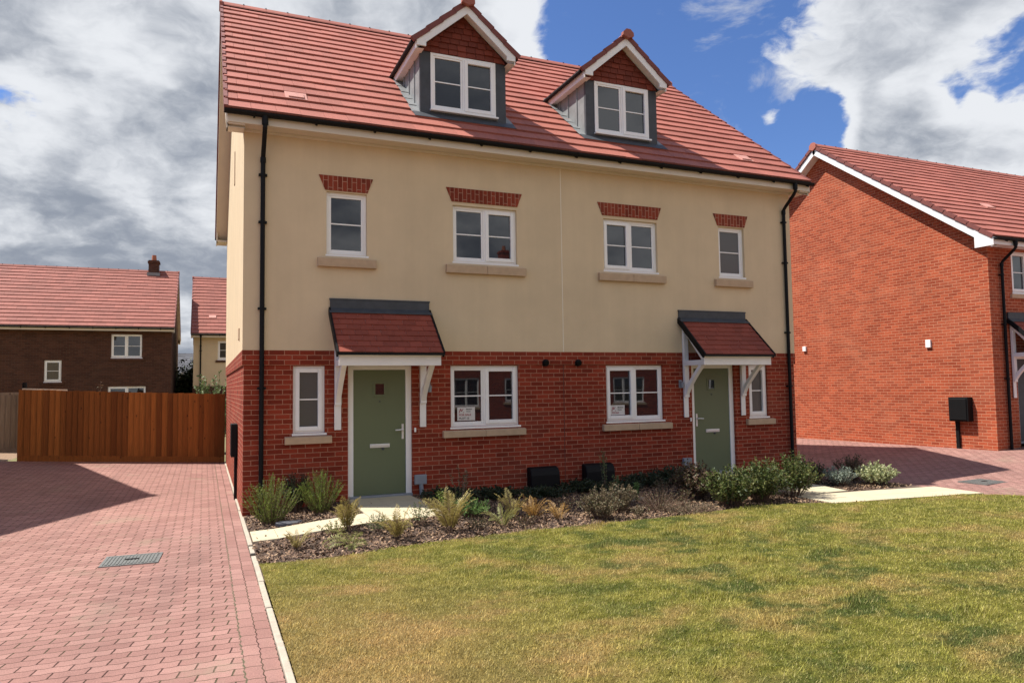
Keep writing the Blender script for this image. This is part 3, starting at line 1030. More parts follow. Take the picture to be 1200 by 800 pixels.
def main_house():
    h = thing('semi_detached_house', 'cream rendered and red brick pair of semi-detached houses with two dormers and green front doors', 'house')
    gz = 2.25; bz = 2.475
    mir = lambda a, b: (HW - b, HW - a)
    GW = [(0.715, 1.193, 1.20, 2.235), (3.25, 4.49, 1.21, 2.235)]
    UW = [(1.21, 1.85, 4.0, 5.0), (3.31, 4.49, 4.0, 4.96)]
    doors = [2.07, HW - 2.07]
    gw = GW + [(*mir(a, b), c, d) for a, b, c, d in GW]
    uw = UW + [(*mir(a, b), c, d) for a, b, c, d in UW]
    dh = [(c - 0.52, c + 0.52, -0.3, 2.243) for c in doors]
    w = MB()
    holed(w, 0, HW, -0.3, gz + 0.001, gw + dh, 0.0, 0.09)
    w.face([(0, 0, -0.3), (0, HD, -0.3), (0, HD, gz), (0, 0, gz)])
    w.face([(HW, 0, -0.3), (HW, 0, gz), (HW, HD, gz), (HW, HD, -0.3)])
    w.face([(0, HD, -0.3), (HW, HD, -0.3), (HW, HD, gz), (0, HD, gz)])
    w.build('brick_wall', 'red_brick', h, recalc=False)
    # projecting brick band under the render
    b = MB(); k = 0.022
    for x0, x1 in ((-k, HW + k),):
        b.face([(x0, -k, gz), (x1, -k, gz), (x1, -k, bz), (x0, -k, bz)])
        b.face([(x0, -k, gz), (x1, -k, gz), (x1, 0.001, gz), (x0, 0.001, gz)])
        b.face([(x0, -k, bz), (x1, -k, bz), (x1, 0.001, bz), (x0, 0.001, bz)])
    for x, s in ((-k, 1), (HW + k, -1)):
        b.face([(x, -k, gz), (x, HD + k, gz), (x, HD + k, bz), (x, -k, bz)])
        b.face([(x, -k, gz), (x, HD + k, gz), (x + s * (k + 0.001), HD + k, gz), (x + s * (k + 0.001), -k, gz)])
    b.face([(-k, HD + k, gz), (HW + k, HD + k, gz), (HW + k, HD + k, bz), (-k, HD + k, bz)])
    b.build('brick_band', 'red_brick', h, recalc=False)
    # render above
    r = MB(); q = 0.019; zt = 6.0
    holed(r, -q, HW + q, bz, zt, uw, -q, 0.10)
    for x in (-q, HW + q):
        r.face([(x, -q, bz), (x, HD + q, bz), (x, HD + q, zt), (x, YR, ZR - 0.08), (x, -q, zt)])
    r.face([(-q, HD + q, bz), (HW + q, HD + q, bz), (HW + q, HD + q, zt), (-q, HD + q, zt)])
    r.build('rendered_wall', 'cream_render', h, recalc=False)
    # movement joint on the party line
    MB().box(HW / 2 - 0.007, HW / 2 + 0.007, -q - 0.004, -q + 0.01, bz, 5.86).build('render_joint', 'mastic', h)
    MB().box(HW / 2 - 0.005, HW / 2 + 0.005, -0.0035, 0.01, 0.0, gz).build('brick_joint', 'dark_joint', h)
    # windows, sills and brick arches
    for i, (a, c, z0, z1) in enumerate(gw):
        lights = 1 if c - a < 0.8 else 2
        op = {0: (0,), 1: (1,), 2: (0,), 3: (0,)}[i]
        window(h, a, c, z0, z1, 0.045, lights, op, glass='obscure_glass' if lights == 1 else 'window_glass')
    for a, c in ((0.59, 1.296), (3.10, 4.593), mir(0.59, 1.296), mir(3.10, 4.593)):
        stone_sill(h, a, c, 1.04, 1.165, 0.0, split=c - a > 1)
    for i, (a, c, z0, z1) in enumerate(uw):
        lights = 1 if c - a < 0.8 else 2
        op = {0: None, 1: (1,), 2: None, 3: (0,)}[i]
        window(h, a, c, z0, z1, 0.035, lights, op, glass='obscure_glass' if i == 2 + 0 and lights == 1 else 'window_glass')
        stone_sill(h, a - 0.14, c + 0.145, 3.79, 3.965 - 0.02, -0.02, split=lights == 2)
        m = MB()
        m.prism([(a - 0.02, -0.034, 5.02), (c + 0.01, -0.034, 5.02), (c + 0.10, -0.034, 5.255), (a - 0.118, -0.034, 5.255)], (0, 0.05, 0))
        m.build('brick_arch', 'arch_brick', h)
    for c, hand in zip(doors, (1, -1)):
        front_door(h, c, hand)
        canopy(h, c)
    # small fittings on the wall
    for x in (5.0, 5.65):
        v = MB().cyl((x, -0.045, 2.28), (0, 1, 0), 0.062, 0.05, 24)
        v.tube([(x, -0.05, 2.285), (x, -0.085, 2.27)], 0.058, 20, 0.046)
        v.build('wall_vent', 'black_plastic', h)
    for x0, x1 in ((4.615, 5.165), (5.69, 6.27)):
        m = MB()
        prof = [(-0.004, 0.0), (-0.004, 0.475), (-0.07, 0.475), (-0.135, 0.455), (-0.18, 0.41), (-0.20, 0.34), (-0.21, 0.0)]
        m.prism([(x0, y, z) for y, z in prof], (x1 - x0, 0, 0))
        m.build('gas_meter_box', 'black_plastic', h, bevel=0.02)
    for x0, x1 in ((2.612, 2.808), (7.87, 8.05)):
        m = MB().box(x0, x1, -0.07, -0.002, 0.315, 0.467)
        m.tube([((x0 + x1) / 2 + 0.01, -0.035, 0.32), ((x0 + x1) / 2 + 0.02, -0.035, 0.18), ((x0 + x1) / 2 + 0.035, -0.035, 0.03)], 0.035, 12)
        m.build('cable_box', 'grey_plastic', h, bevel=0.008)
    for x in (2.868, 7.862):
        m = MB().box(x - 0.022, x + 0.022, -0.02, -0.002, 1.80, 1.95)
        m.tube([(x, -0.01, 1.91), (x, -0.07, 1.93), (x, -0.09, 1.90)], 0.010, 8)
        m.tube([(x, -0.09, 1.90), (x, -0.09, 1.80)], 0.028, 12, 0.022)
        m.build('wall_lamp', 'grey_plastic', h)
    for x in (2.635, 8.095):
        MB().box(x - 0.015, x + 0.015, -0.016, -0.002, 1.155, 1.225).build('doorbell', 'white_plastic', h, bevel=0.003)
    # services on the left gable
    m = MB().box(-0.11, -0.024 + 0.02, 1.72, 2.13, 0.74, 1.30)
    m.box(-0.05, -0.004, 1.88, 1.98, 0.0, 0.74)
    m.build('gable_meter_box', 'black_plastic', h, bevel=0.012)
    MB().box(-0.034, -0.015, 3.55, 3.72, 5.95, 6.6).build('gable_slot_vent', 'sill_stone', h, bevel=0.004)
    MB().box(-0.036, -0.015, 0.95, 1.22, 2.70, 2.88).build('gable_vent', 'sill_stone', h, bevel=0.004)
    # eaves: fascia, soffit, gutter, pipes
    f = MB()
    f.box(-0.27, HW + 0.27, YF - 0.004, YF + 0.018, 5.82, 6.0)
    f.box(-0.27, HW + 0.27, YF + 0.018, -q + 0.004, 5.845, 5.857)
    f.box(-0.018, HW + 0.018, -q - 0.024, -q, 5.80, 5.845)
    f.build('fascia', 'cream_board', h, bevel=0.003)
    f = MB()
    f.box(-0.27, HW + 0.27, YB - 0.018, YB + 0.004, 5.82, 6.0)
    f.box(-0.27, HW + 0.27, HD + q - 0.004, YB - 0.018, 5.845, 5.857)
    f.build('fascia', 'cream_board', h, bevel=0.003)
    # boxed ends where eaves meet the gables
    for x0, x1 in ((-0.272, -q - 0.0), (HW + q, HW + 0.272)):
        xa = x0 if x0 < 0 else x1 - 0.02
        f = MB(); f.box(x0, x1, YF + 0.018, 0.05, 5.80, 5.845)
        f.prism([(xa, YF - 0.003, 5.80), (xa, YF - 0.003, 6.0), (xa, 0.06, 6.25), (xa, 0.06, 5.80)], (0.02, 0, 0))
        f.build('eaves_box', 'cream_board', h, bevel=0.003)
        f = MB(); f.box(x0, x1, HD - 0.05, YB - 0.018, 5.80, 5.845)
        f.prism([(xa, YB + 0.003, 5.80), (xa, YB + 0.003, 6.0), (xa, HD - 0.06, 6.25), (xa, HD - 0.06, 5.80)], (0.02, 0, 0))
        f.build('eaves_box', 'cream_board', h, bevel=0.003)
    gutter(h, -0.315, HW + 0.30, YF - 0.065, 5.975)
    gutter(h, -0.315, HW + 0.30, YB + 0.065, 5.975, s=-1)
    downpipe(h, 0.253, YF - 0.065, 5.93, -0.065, 5.42, 0.03, (5.15, 4.42, 3.1, 1.9))
    downpipe(h, 10.55, YF - 0.065, 5.93, -0.065, 5.45, 0.03, (5.2, 4.35, 2.9, 1.8))
    barge(h, -0.285, YF, YB, ZE, YR, ZR, -1, 0.17, True, 'cream_board', -q)
    barge(h, HW + 0.285, YF, YB, ZE, YR, ZR, 1, 0.17, True, 'cream_board', HW + q)
    verge(h, -0.305, YF, YB, ZE, YR, ZR, -1)
    verge(h, HW + 0.305, YF, YB, ZE, YR, ZR, 1)
    roof_pair(h, -0.30, HW + 0.30, YF, YB, ZE, YR, ZR)
    ridge_tiles(h, -0.30, HW + 0.30, YR, ZR + 0.055)
    # vent tiles: a paler tile with a raised hood
    n = Vector((0, -TAN, 1)).normalized(); v = Vector((0, 1, TAN)).normalized()
    for x, y in ((0.77, 0.19), (9.86, 0.19)):
        p = Vector((x, y, ZE + TAN * (y - YF))) + n * 0.03
        m = MB()
        m.prism([p + Vector((-0.17, 0, 0)), p + Vector((0.17, 0, 0)), p + Vector((0.17, 0, 0)) + v * 0.3, p + Vector((-0.17, 0, 0)) + v * 0.3], n * 0.016)
        m.prism([p + Vector((-0.12, 0, 0)) + v * 0.04 + n * 0.016, p + Vector((0.12, 0, 0)) + v * 0.04 + n * 0.016, p + Vector((0.12, 0, 0)) + v * 0.24 + n * 0.012, p + Vector((-0.12, 0, 0)) + v * 0.24 + n * 0.012], n * 0.02)
        m.build('vent_tile', 'pale_tile', h)
    dormer(h, 3.65, (3.035, 4.254, 6.705, 7.715))
    dormer(h, 6.915, (6.30, 7.52, 6.705, 7.715))
    return h


HOUSE = main_house()
# the same pair next door, out of frame on the left: its gable throws the wedge of shade over the drive
copy_thing(HOUSE, (-17.68, 1.31, 0.0), 'twin cream and brick semi-detached pair across the drive, shading the block paving')


# ------------------------------------------------------------------ simpler neighbouring houses
def plain_house(name, label, x0, x1, y0, y1, zg, ze, zr, mat, front=(), s=1, base=None, ov=0.30, verge_mat='white_timber', seed=20, pipe=None, chimney=None, tilemat='roof_tile', sill='sill_stone', basemat='brown_brick', vents=(), openings=()):
    """gabled house with ridge along x. s=1: front faces -y; s=-1: front faces +y"""
    h = thing(name, label, 'house', ((x0 + x1) / 2, (y0 + y1) / 2, zg))
    yr = (y0 + y1) / 2
    yf = y0 if s == 1 else y1
    holes = [w[:4] for w in front]
    w = MB()
    tmp = MB(); holed(tmp, x0, x1, zg - 0.6, ze, holes + list(openings), 0.0, 0.09)
    w.v = [(a, yf + s * b, c) for a, b, c in tmp.v]; w.f = list(tmp.f)
    yo = y1 if s == 1 else y0
    w.face([(x0, yo, zg - 0.6), (x1, yo, zg - 0.6), (x1, yo, ze), (x0, yo, ze)])
    tn = (zr - ze) / (yr - y0 + 0.35)
    wz = ze - 0.02
    for x in (x0, x1):
        w.face([(x, y0, zg - 0.6), (x, y1, zg - 0.6), (x, y1, wz), (x, yr, zr - 0.06), (x, y0, wz)])
    w.build('wall', mat, h)
    if base:
        hb = [q for q in holes if q[2] < base]
        tb = MB(); holed(tb, x0 - 0.02, x1 + 0.02, zg - 0.6, base, hb, -0.02, 0.1)
        t2 = MB(); t2.v = [(a, yf + s * b, c) for a, b, c in tb.v]; t2.f = list(tb.f)
        t2.face([(x0 - 0.02, y0 - 0.02, zg - 0.6), (x0 - 0.02, y1, zg - 0.6), (x0 - 0.02, y1, base), (x0 - 0.02, y0 - 0.02, base)])
        t2.build('brick_plinth', basemat, h)
    for q in front:
        a, b, c, d = q[:4]
        window(h, a, b, c, d, yf + s * 0.04, q[4] if len(q) > 4 else 2, (0,), s=s)
        if sill:
            m = MB(); ya, yb = sorted((yf - s * 0.05, yf + s * 0.05))
            m.box(a - 0.1, b + 0.1, ya, yb, c - 0.14, c - 0.04)
            m.build('window_sill', sill, h)
    e0, e1 = y0 - 0.35, y1 + 0.35
    zE = ze + 0.14
    roof_pair(h, x0 - ov, x1 + ov, e0, e1, zE, yr, zr, seed=seed, mat=tilemat)
    ridge_tiles(h, x0 - ov, x1 + ov, yr, zr + 0.055, mat=tilemat)
    for x, sd, wx in ((x0 - ov + 0.015, -1, x0), (x1 + ov - 0.015, 1, x1)):
        barge(h, x, e0, e1, zE, yr, zr, sd, 0.15, True, verge_mat, wx)
        verge(h, x + 0.02 * sd, e0, e1, zE, yr, zr, sd, top=0.046, low=0.05)
    tl = (zr - zE) / (yr - e0)
    nn = Vector((0, -tl, 1)).normalized(); vv = Vector((0, 1, tl)).normalized()
    for vx, fr_ in vents:
        yv = e0 + (yr - e0) * fr_
        pp = Vector((vx, yv, zE + tl * (yv - e0))) + nn * 0.03
        MB().prism([pp, pp + Vector((0.34, 0, 0)), pp + Vector((0.34, 0, 0)) + vv * 0.26, pp + vv * 0.26], nn * 0.03).build('vent_tile', 'pale_tile', h)
    for (ya, yb, yw0, yw1) in ((e0, e0 + 0.02, e0 + 0.02, y0), (e1 - 0.02, e1, y1, e1 - 0.02)):
        f = MB()
        f.box(x0 - ov + 0.03, x1 + ov - 0.03, ya, yb, ze - 0.05, ze + 0.12)
        f.box(x0 - ov + 0.03, x1 + ov - 0.03, yw0, yw1, ze - 0.03, ze - 0.018)
        f.build('fascia', verge_mat, h)
    for xa in (x0 - ov + 0.004, x1 + ov - 0.026):
        f = MB(); f.prism([(xa, e0 - 0.003, ze - 0.07), (xa, e0 - 0.003, ze + 0.12), (xa, y0 + 0.1, ze + 0.42), (xa, y0 + 0.1, ze - 0.07)], (0.022, 0, 0))
        f.build('eaves_box', verge_mat, h)
        f = MB(); f.prism([(xa, e1 + 0.003, ze - 0.07), (xa, e1 + 0.003, ze + 0.12), (xa, y1 - 0.1, ze + 0.42), (xa, y1 - 0.1, ze - 0.07)], (0.022, 0, 0))
        f.build('eaves_box', verge_mat, h)
    gutter(h, x0 - ov, x1 + ov, e0 - 0.06, ze + 0.10)
    gutter(h, x0 - ov, x1 + ov, e1 + 0.06, ze + 0.10, s=-1)
    if pipe:
        if s == 1:
            downpipe(h, pipe, e0 - 0.06, ze + 0.06, y0 - 0.06, ze - 0.42, zg - 0.1, (ze - 0.7, ze - 1.9, ze - 3.2))
        else:
            downpipe(h, pipe, e1 + 0.06, ze + 0.06, y1 + 0.06, ze - 0.42, zg - 0.1, (ze - 0.7, ze - 1.9, ze - 3.2))
    if chimney:
        cx, cz = chimney
        c = MB().box(cx - 0.24, cx + 0.24, yr - 0.30, yr + 0.30, zr - 1.0, cz - 0.14)
        c.box(cx - 0.28, cx + 0.28, yr - 0.34, yr + 0.34, cz - 0.14, cz - 0.05)
        c.box(cx - 0.24, cx + 0.24, yr - 0.30, yr + 0.30, cz - 0.05, cz)
        co = c.build('chimney', mat if mat != 'cream_render' else 'brown_brick', h)
        MB().tube([(cx, yr, cz - 0.02), (cx, yr, cz + 0.30)], 0.13, 14, 0.10).build('chimney_pot', 'terracotta', co)
        MB().box(cx - 0.30, cx + 0.30, yr - 0.48, yr + 0.48, zr - 0.26, zr - 0.10).build('chimney_flashing', 'lead', co)
    return h


def right_house():
    x0, yf = 16.72, -0.20
    h = plain_house('detached_house', 'orange-red brick house with a windowless gable across the drive', x0, 27.0, yf, 9.6, 0.2, 5.09, 9.02, 'orange_brick',
                    [(17.58, 18.78, 3.98, 5.0, 2), (21.5, 22.7, 3.98, 5.0, 2), (20.0, 21.2, 1.4, 2.45, 2)], pipe=17.13, seed=31, vents=((18.9, 0.33),), openings=((17.57, 18.61, -0.5, 2.433),))
    # porch like the ones opposite: door, white brackets, tiled lean-to
    m = Vector((18.09 - 2.07, yf, 0.19))
    root_children = set(bpy.data.objects)
    c = canopy(h, 2.07)
    d = front_door(h, 2.07, 1, 'dark_lead')
    for o in (c, d):
        o.matrix_parent_inverse = o.matrix_parent_inverse @ Matrix.Translation(m)
    MB().box(x0 - 0.05, x0 - 0.002, 5.56, 5.69, 2.83, 2.98).build('extractor_vent', 'white_plastic', h, bevel=0.006)
    MB().box(x0 - 0.05, x0 - 0.002, 1.36, 1.50, 2.72, 2.92).build('extractor_vent', 'white_plastic', h, bevel=0.006)
    b = MB().box(x0 - 0.19, x0 - 0.002, 0.35, 0.85, 0.86, 1.45)
    b.box(x0 - 0.21, x0 - 0.19, 0.385, 0.815, 0.895, 1.415)
    b.box(x0 - 0.06, x0 - 0.002, 0.70, 0.79, 0.1, 0.86)
    b.build('gable_meter_box', 'black_plastic', h, bevel=0.012)
    return h


right_house()

plain_house('detached_house', 'brown brick house with red roof and ridge chimney behind the timber fence', -13.5, -1.95, 25.5, 34.4, 0.0, 4.66, 8.05, 'brown_brick',
            [(-4.42, -3.18, 3.42, 4.48, 2), (-6.98, -6.33, 2.36, 3.30, 1), (-4.52, -3.0, 0.95, 2.12, 2), (-10.2, -8.93, 3.42, 4.48, 2)], chimney=(-3.0, 8.62), ov=0.12, seed=41, vents=((-9.3, 0.28),), tilemat='brown_roof_tile', sill='brown_brick', verge_mat='cream_board')
plain_house('detached_house', 'cream rendered house with red roof seen between the brown brick house and the near gable', -1.05, 8.5, 27.6, 36.2, 0.0, 4.56, 8.1, 'cream_render',
            [(0.07, 1.3, 3.42, 4.36, 2)], base=2.1, pipe=-0.72, ov=0.12, seed=43, vents=((-0.35, 0.25),), tilemat='brown_roof_tile', sill='brown_brick', verge_mat='cream_board')
plain_house('bungalow', 'distant bungalow with a grey slate roof glimpsed in the gap between two red roofs', -9.0, 3.0, 50.0, 58.0, 0.0, 2.5, 4.9, 'cream_render', [], ov=0.2, seed=47, tilemat='slate_tile')
# across the road behind the photographer (seen only mirrored in the window panes)
plain_house('detached_house', 'red brick house with chimney across the road behind the viewer, mirrored in the window panes', 4.0, 16.4, -31.5, -22.5, 0.0, 5.0, 8.5, 'red_brick',
            [(5.0, 6.2, 3.8, 4.8, 2), (9.2, 10.4, 3.8, 4.8, 2), (13.6, 14.8, 3.8, 4.8, 2), (5.0, 6.2, 1.1, 2.3, 2), (10.2, 12.2, 0.9, 2.3, 3), (13.6, 14.8, 1.1, 2.3, 2)], s=-1, chimney=(15.5, 9.75), seed=51)
plain_house('detached_house', 'red brick house further along the road behind the viewer, mirrored in the right-hand panes', 19.0, 31.0, -31.5, -22.5, 0.0, 5.0, 8.5, 'red_brick',
            [(20.0, 21.2, 3.8, 4.8, 2), (24.2, 25.4, 3.8, 4.8, 2), (28.6, 29.8, 3.8, 4.8, 2), (20.0, 22.0, 0.9, 2.3, 3), (25.2, 27.2, 0.9, 2.3, 3)], s=-1, seed=53)


# ------------------------------------------------------------------ ground, drives, paths
def sm(a, b, x):
    t = max(0.0, min(1.0, (x - a) / (b - a)))
    return t * t * (3 - 2 * t)


def z_left(x, y):
    return 0.060 * max(0.0, -x) * sm(-1.0, 9.0, y)


def z_right(x, y):
    return 0.19 * max(0.0, min(1.3, (x - 11.2) / 5.5)) ** 1.2 - 0.012 * max(0.0, y) * (1 if x < 16 else 1)


def grid_sheet(name, x0, x1, y0, y1, nx, ny, zf, mat, label):
    mb = MB()
    for j in range(ny + 1):
        for i in range(nx + 1):
            x = x0 + (x1 - x0) * i / nx; y = y0 + (y1 - y0) * j / ny
            mb.v.append((x, y, zf(x, y)))
    for j in range(ny):
        for i in range(nx):
            a = j * (nx + 1) + i
            mb.f.append((a, a + 1, a + nx + 2, a + nx + 1))
    return struct(mb.build(name, mat, recalc=False, smooth=True), label)


grid_sheet('ground', -700, 700, -300, 1200, 20, 20, lambda x, y: -0.12, 'earth', 'ground around the plots')
grid_sheet('road', -60, 60, -20.5, -14.5, 4, 2, lambda x, y: -0.05, 'asphalt', 'road behind the viewer')
grid_sheet('driveway', -14.0, -0.035, -14.2, 8.93, 60, 90, z_left, 'block_paving', 'pink block paved drive beside the left gable')
grid_sheet('driveway', 10.79, 40.0, -14.2, 14.0, 80, 70, z_right, 'block_paving', 'pink block paved drive between the two houses')
grid_sheet('gravel', -14.0, -4.75, 9.06, 11.4, 20, 8, lambda x, y: z_left(x, 9.0) + 0.02, 'gravel', 'brown gravel strip left of the timber fence')
k = MB().box(-14.0, -4.72, 8.94, 9.05, 0.10, 0.0)
kb = MB()
for i in range(10):
    a, b = -14.0 + i * 0.92, -14.0 + (i + 1) * 0.92 - 0.006
    za, zb_ = z_left(a, 9.0) + 0.03, z_left(b, 9.0) + 0.03
    kb.prism([(a, 8.935, za), (b, 8.935, zb_), (b, 9.055, zb_), (a, 9.055, za)], (0, 0, -0.15))
struct(kb.build('kerb', 'concrete_edging'), 'pale kerb at the back of the drive')
# back gardens
grid_sheet('back_garden', -14.0, 12.0, 9.08, 25.4, 12, 12, lambda x, y: -0.02, 'earth', 'garden behind the fences')

# edging kerb along the left drive
kb = MB(); rnd = random.Random(4)
y = -14.0
while y < 8.9:
    L = 0.91
    if -3.45 < y + L and y < -3.1:
        L = 0.9
    j = rnd.uniform(-0.004, 0.004); h = 0.022 + rnd.uniform(-0.006, 0.006)
    e = min(y + L, 8.9)
    if not (-3.5 < y < -2.9):
        kb.box(-0.033 + j, 0.017 + j, y + 0.003, e - 0.003, -0.15, h)
    else:
        kb.box(-0.033 + j, 0.017 + j, y + 0.003, y + 0.36, -0.15, h - 0.01)
        kb.box(-0.030 + j, 0.020 + j, y + 0.52, e - 0.003, -0.15, h - 0.012)
    y = e
struct(kb.build('kerb', 'concrete_edging', bevel=0.006), 'pale concrete edging between drive and garden')


def bed_z(x, y):
    up = sm(-3.3, -0.4, y)
    base = 0.012 + 0.035 * up * sm(0.0, 1.5, x) + 0.018 * sm(0.2, 1.0, x) + 0.02 * math.sin(x * 3.1 + y * 2.0) * math.sin(y * 2.7 - x)* sm(-3.2, -2.6, y) * (1 - sm(-1.2, -0.2, y))
    w = sm(-2.55, -2.03, y) * (1 - sm(2.56, 3.3, x))
    base += (0.014 + 0.122 * sm(0.0, 1.7, x) - base) * w
    w = sm(7.2, 8.1, x) * sm(-0.4, -1.6, y)
    return base + (0.062 - base) * w


grid_sheet('flower_bed', 0.02, 10.80, -4.0, 0.02, 110, 44, bed_z, 'bed_soil', 'planting bed along the front wall')


def p1z(x):
    return 0.028 + 0.122 * sm(0.0, 1.7, x)


def slabs(name, quads, label, seed=2):
    mb = MB(); rnd = random.Random(seed)
    for q in quads:
        j = rnd.uniform(-0.002, 0.002)
        mb.prism([(x, y, z + j) for x, y, z in q], (0, 0, -0.05))
    return struct(mb.build(name, 'slab', bevel=0.004), label)


quads = []
g = 0.004
for r0, r1 in ((-2.03, -1.695), (-1.69, -1.35)):
    xs = [0.03, 0.33, 0.93, 1.53, 2.12, 2.46] if r0 < -2 else [0.03, 0.33, 0.93, 1.53]
    for a, b in zip(xs, xs[1:]):
        quads.append([(a + g, r0, p1z(a)), (b, r0, p1z(b)), (b, r1, p1z(b)), (a + g, r1, p1z(a))])
xs = [1.535, 1.98, 2.55]
for r0, r1 in ((-1.69, -1.14), (-1.135, -0.58), (-0.575, -0.005)):
    for a, b in zip(xs, xs[1:]):
        quads.append([(a + g, r0, 0.148), (b, r0, 0.148), (b, r1, 0.148), (a + g, r1, 0.148)])
slabs('path', quads, 'cream slab path to the left front door')
quads = []
xs = [8.10, 8.65, 9.24]
for r0, r1 in ((-0.575, -0.005), (-1.14, -0.58), (-1.70, -1.145), (-2.26, -1.705), (-2.60, -2.265)):
    for a, b in zip(xs, xs[1:]):
        quads.append([(a + g, r0, 0.14 - 0.052 * min(1, -r0 / 2.6)), (b, r0, 0.14 - 0.052 * min(1, -r0 / 2.6)), (b, r1, 0.14 - 0.052 * min(1, -r1 / 2.6)), (a + g, r1, 0.14 - 0.052 * min(1, -r1 / 2.6))])
def p2z(x):
    return 0.082 - 0.012 * sm(9.0, 11.0, x)
xs = [8.10, 8.70, 9.30, 9.90, 10.45, 10.95]
for k2 in range(2):
    for a, b in zip(xs, xs[1:]):
        def yy(x, f):
            top = -2.61 - 0.09 * (x - 8.1)
            return top - f * (0.80 + 0.02 * (x - 8.1))
        f0, f1 = (0.0, 0.495) if k2 == 0 else (0.505, 1.0)
        quads.append([(a + g, yy(a, f1), p2z(a)), (b, yy(b, f1), p2z(b)), (b, yy(b, f0), p2z(b)), (a + g, yy(a, f0), p2z(a))])
slabs('path', quads, 'cream slab path from the right front door to the drive', 3)

# lawn outline
LAWN = [(0.024, -14.0), (0.024, -3.28), (0.33, -3.34), (0.87, -3.32), (1.4, -3.16), (2.14, -3.06), (3.06, -3.02), (4.25, -3.07), (5.57, -3.12), (6.94, -3.02), (7.6, -3.14),
        (8.1, -3.38), (8.8, -3.52), (9.54, -3.62), (10.5, -3.68), (10.95, -4.0), (11.5, -4.62), (12.6, -5.9), (14.0, -7.6), (16.5, -11.0), (18, -14.0)]


def lawn_z(x, y):
    return 0.034 + 0.045 * sm(1.0, 9.0, x)


def build_lawn():
    pts = LAWN
    bm = bmesh.new()
    vs = [bm.verts.new((x, y, 0)) for x, y in pts]
    f = bm.faces.new(vs)
    bmesh.ops.triangulate(bm, faces=[f])
    bmesh.ops.subdivide_edges(bm, edges=bm.edges[:], cuts=5, use_grid_fill=True)
    for v in bm.verts:
        v.co.z = lawn_z(v.co.x, v.co.y)
    bmesh.ops.recalc_face_normals(bm, faces=bm.faces)
    if sum(f.normal.z for f in bm.faces) < 0:
        bmesh.ops.reverse_faces(bm, faces=bm.faces)
    me = bpy.data.meshes.new('lawn'); bm.to_mesh(me); bm.free()
    me.materials.append(MAT['lawn_thatch'])
    o = bpy.data.objects.new('lawn', me); COL.objects.link(o)
    struct(o, 'dry front lawn')


build_lawn()


def in_poly(px, py, poly):
    inside = np.zeros(len(px), bool)
    j = len(poly) - 1
    for i in range(len(poly)):
        xi, yi = poly[i]; xj, yj = poly[j]
        c = ((yi > py) != (yj > py)) & (px < (xj - xi) * (py - yi) / (yj - yi + 1e-12) + xi)
        inside ^= c; j = i
    return inside


def build_grass():
    rng = np.random.default_rng(5)
    N = 1750000
    px = rng.uniform(0.0, 17.0, N); py = rng.uniform(-10.6, -2.95, N)
    ins = in_poly(px, py, LAWN)
    d = np.hypot(px + 0.54, py + 11.53)
    ang = np.arctan2(px + 0.54, py + 11.53)
    keep = ins & (ang < R(82)) & (rng.random(N) < np.clip(5.2 / d, 0.18, 1.0) ** 1.15)
    # tufts: clumpy density
    cl = 0.5 + 0.5 * np.sin(px * 2.3 + 1.3 * np.sin(py * 1.9)) * np.sin(py * 2.9 + 1.1 * np.sin(px * 2.1))
    keep &= rng.random(N) < 0.55 + 0.45 * cl
    px, py = px[keep], py[keep]; cl = cl[keep]; n = len(px)
    z = 0.034 + 0.045 * np.clip((px - 1) / 8, 0, 1) ** 2 * (3 - 2 * np.clip((px - 1) / 8, 0, 1))
    a = rng.uniform(0, 2 * np.pi, n)
    tuft = np.clip(np.sin(px * 3.7 + 2 * np.sin(py * 2.3)) * np.sin(py * 4.1 + 2 * np.sin(px * 1.7)), 0, 1) ** 3
    tuft *= np.exp(-((px - 5.0) / 2.6) ** 2)
    L = rng.uniform(0.014, 0.034, n) * (1 + 1.2 * tuft)
    lean = rng.uniform(0.55, 1.5, n) - 0.45 * tuft
    tall = rng.random(n) < 0.014 + 0.03 * tuft
    L = np.where(tall, L * rng.uniform(1.6, 2.6, n), L); lean = np.where(tall, rng.uniform(0.15, 0.9, n), lean)
    w = rng.uniform(0.0016, 0.0040, n) * (0.8 + 0.06 * np.hypot(px + .54, py + 11.5))
    dx, dy = np.cos(a), np.sin(a)
    tx = px + dx * L * np.sin(lean); ty = py + dy * L * np.sin(lean); tz = z + L * np.cos(lean)
    sx, sy = -dy * w, dx * w
    V = np.empty((n, 3, 3), np.float32)
    V[:, 0] = np.stack([px - sx, py - sy, z - 0.004], 1)
    V[:, 1] = np.stack([px + sx, py + sy, z - 0.004], 1)
    V[:, 2] = np.stack([tx, ty, tz], 1)
    o = np_mesh('grass', V.reshape(-1, 3), np.arange(n * 3), 3, 'grass_blade')
    struct(o, 'short dry grass of the front lawn', 'stuff')


build_grass()


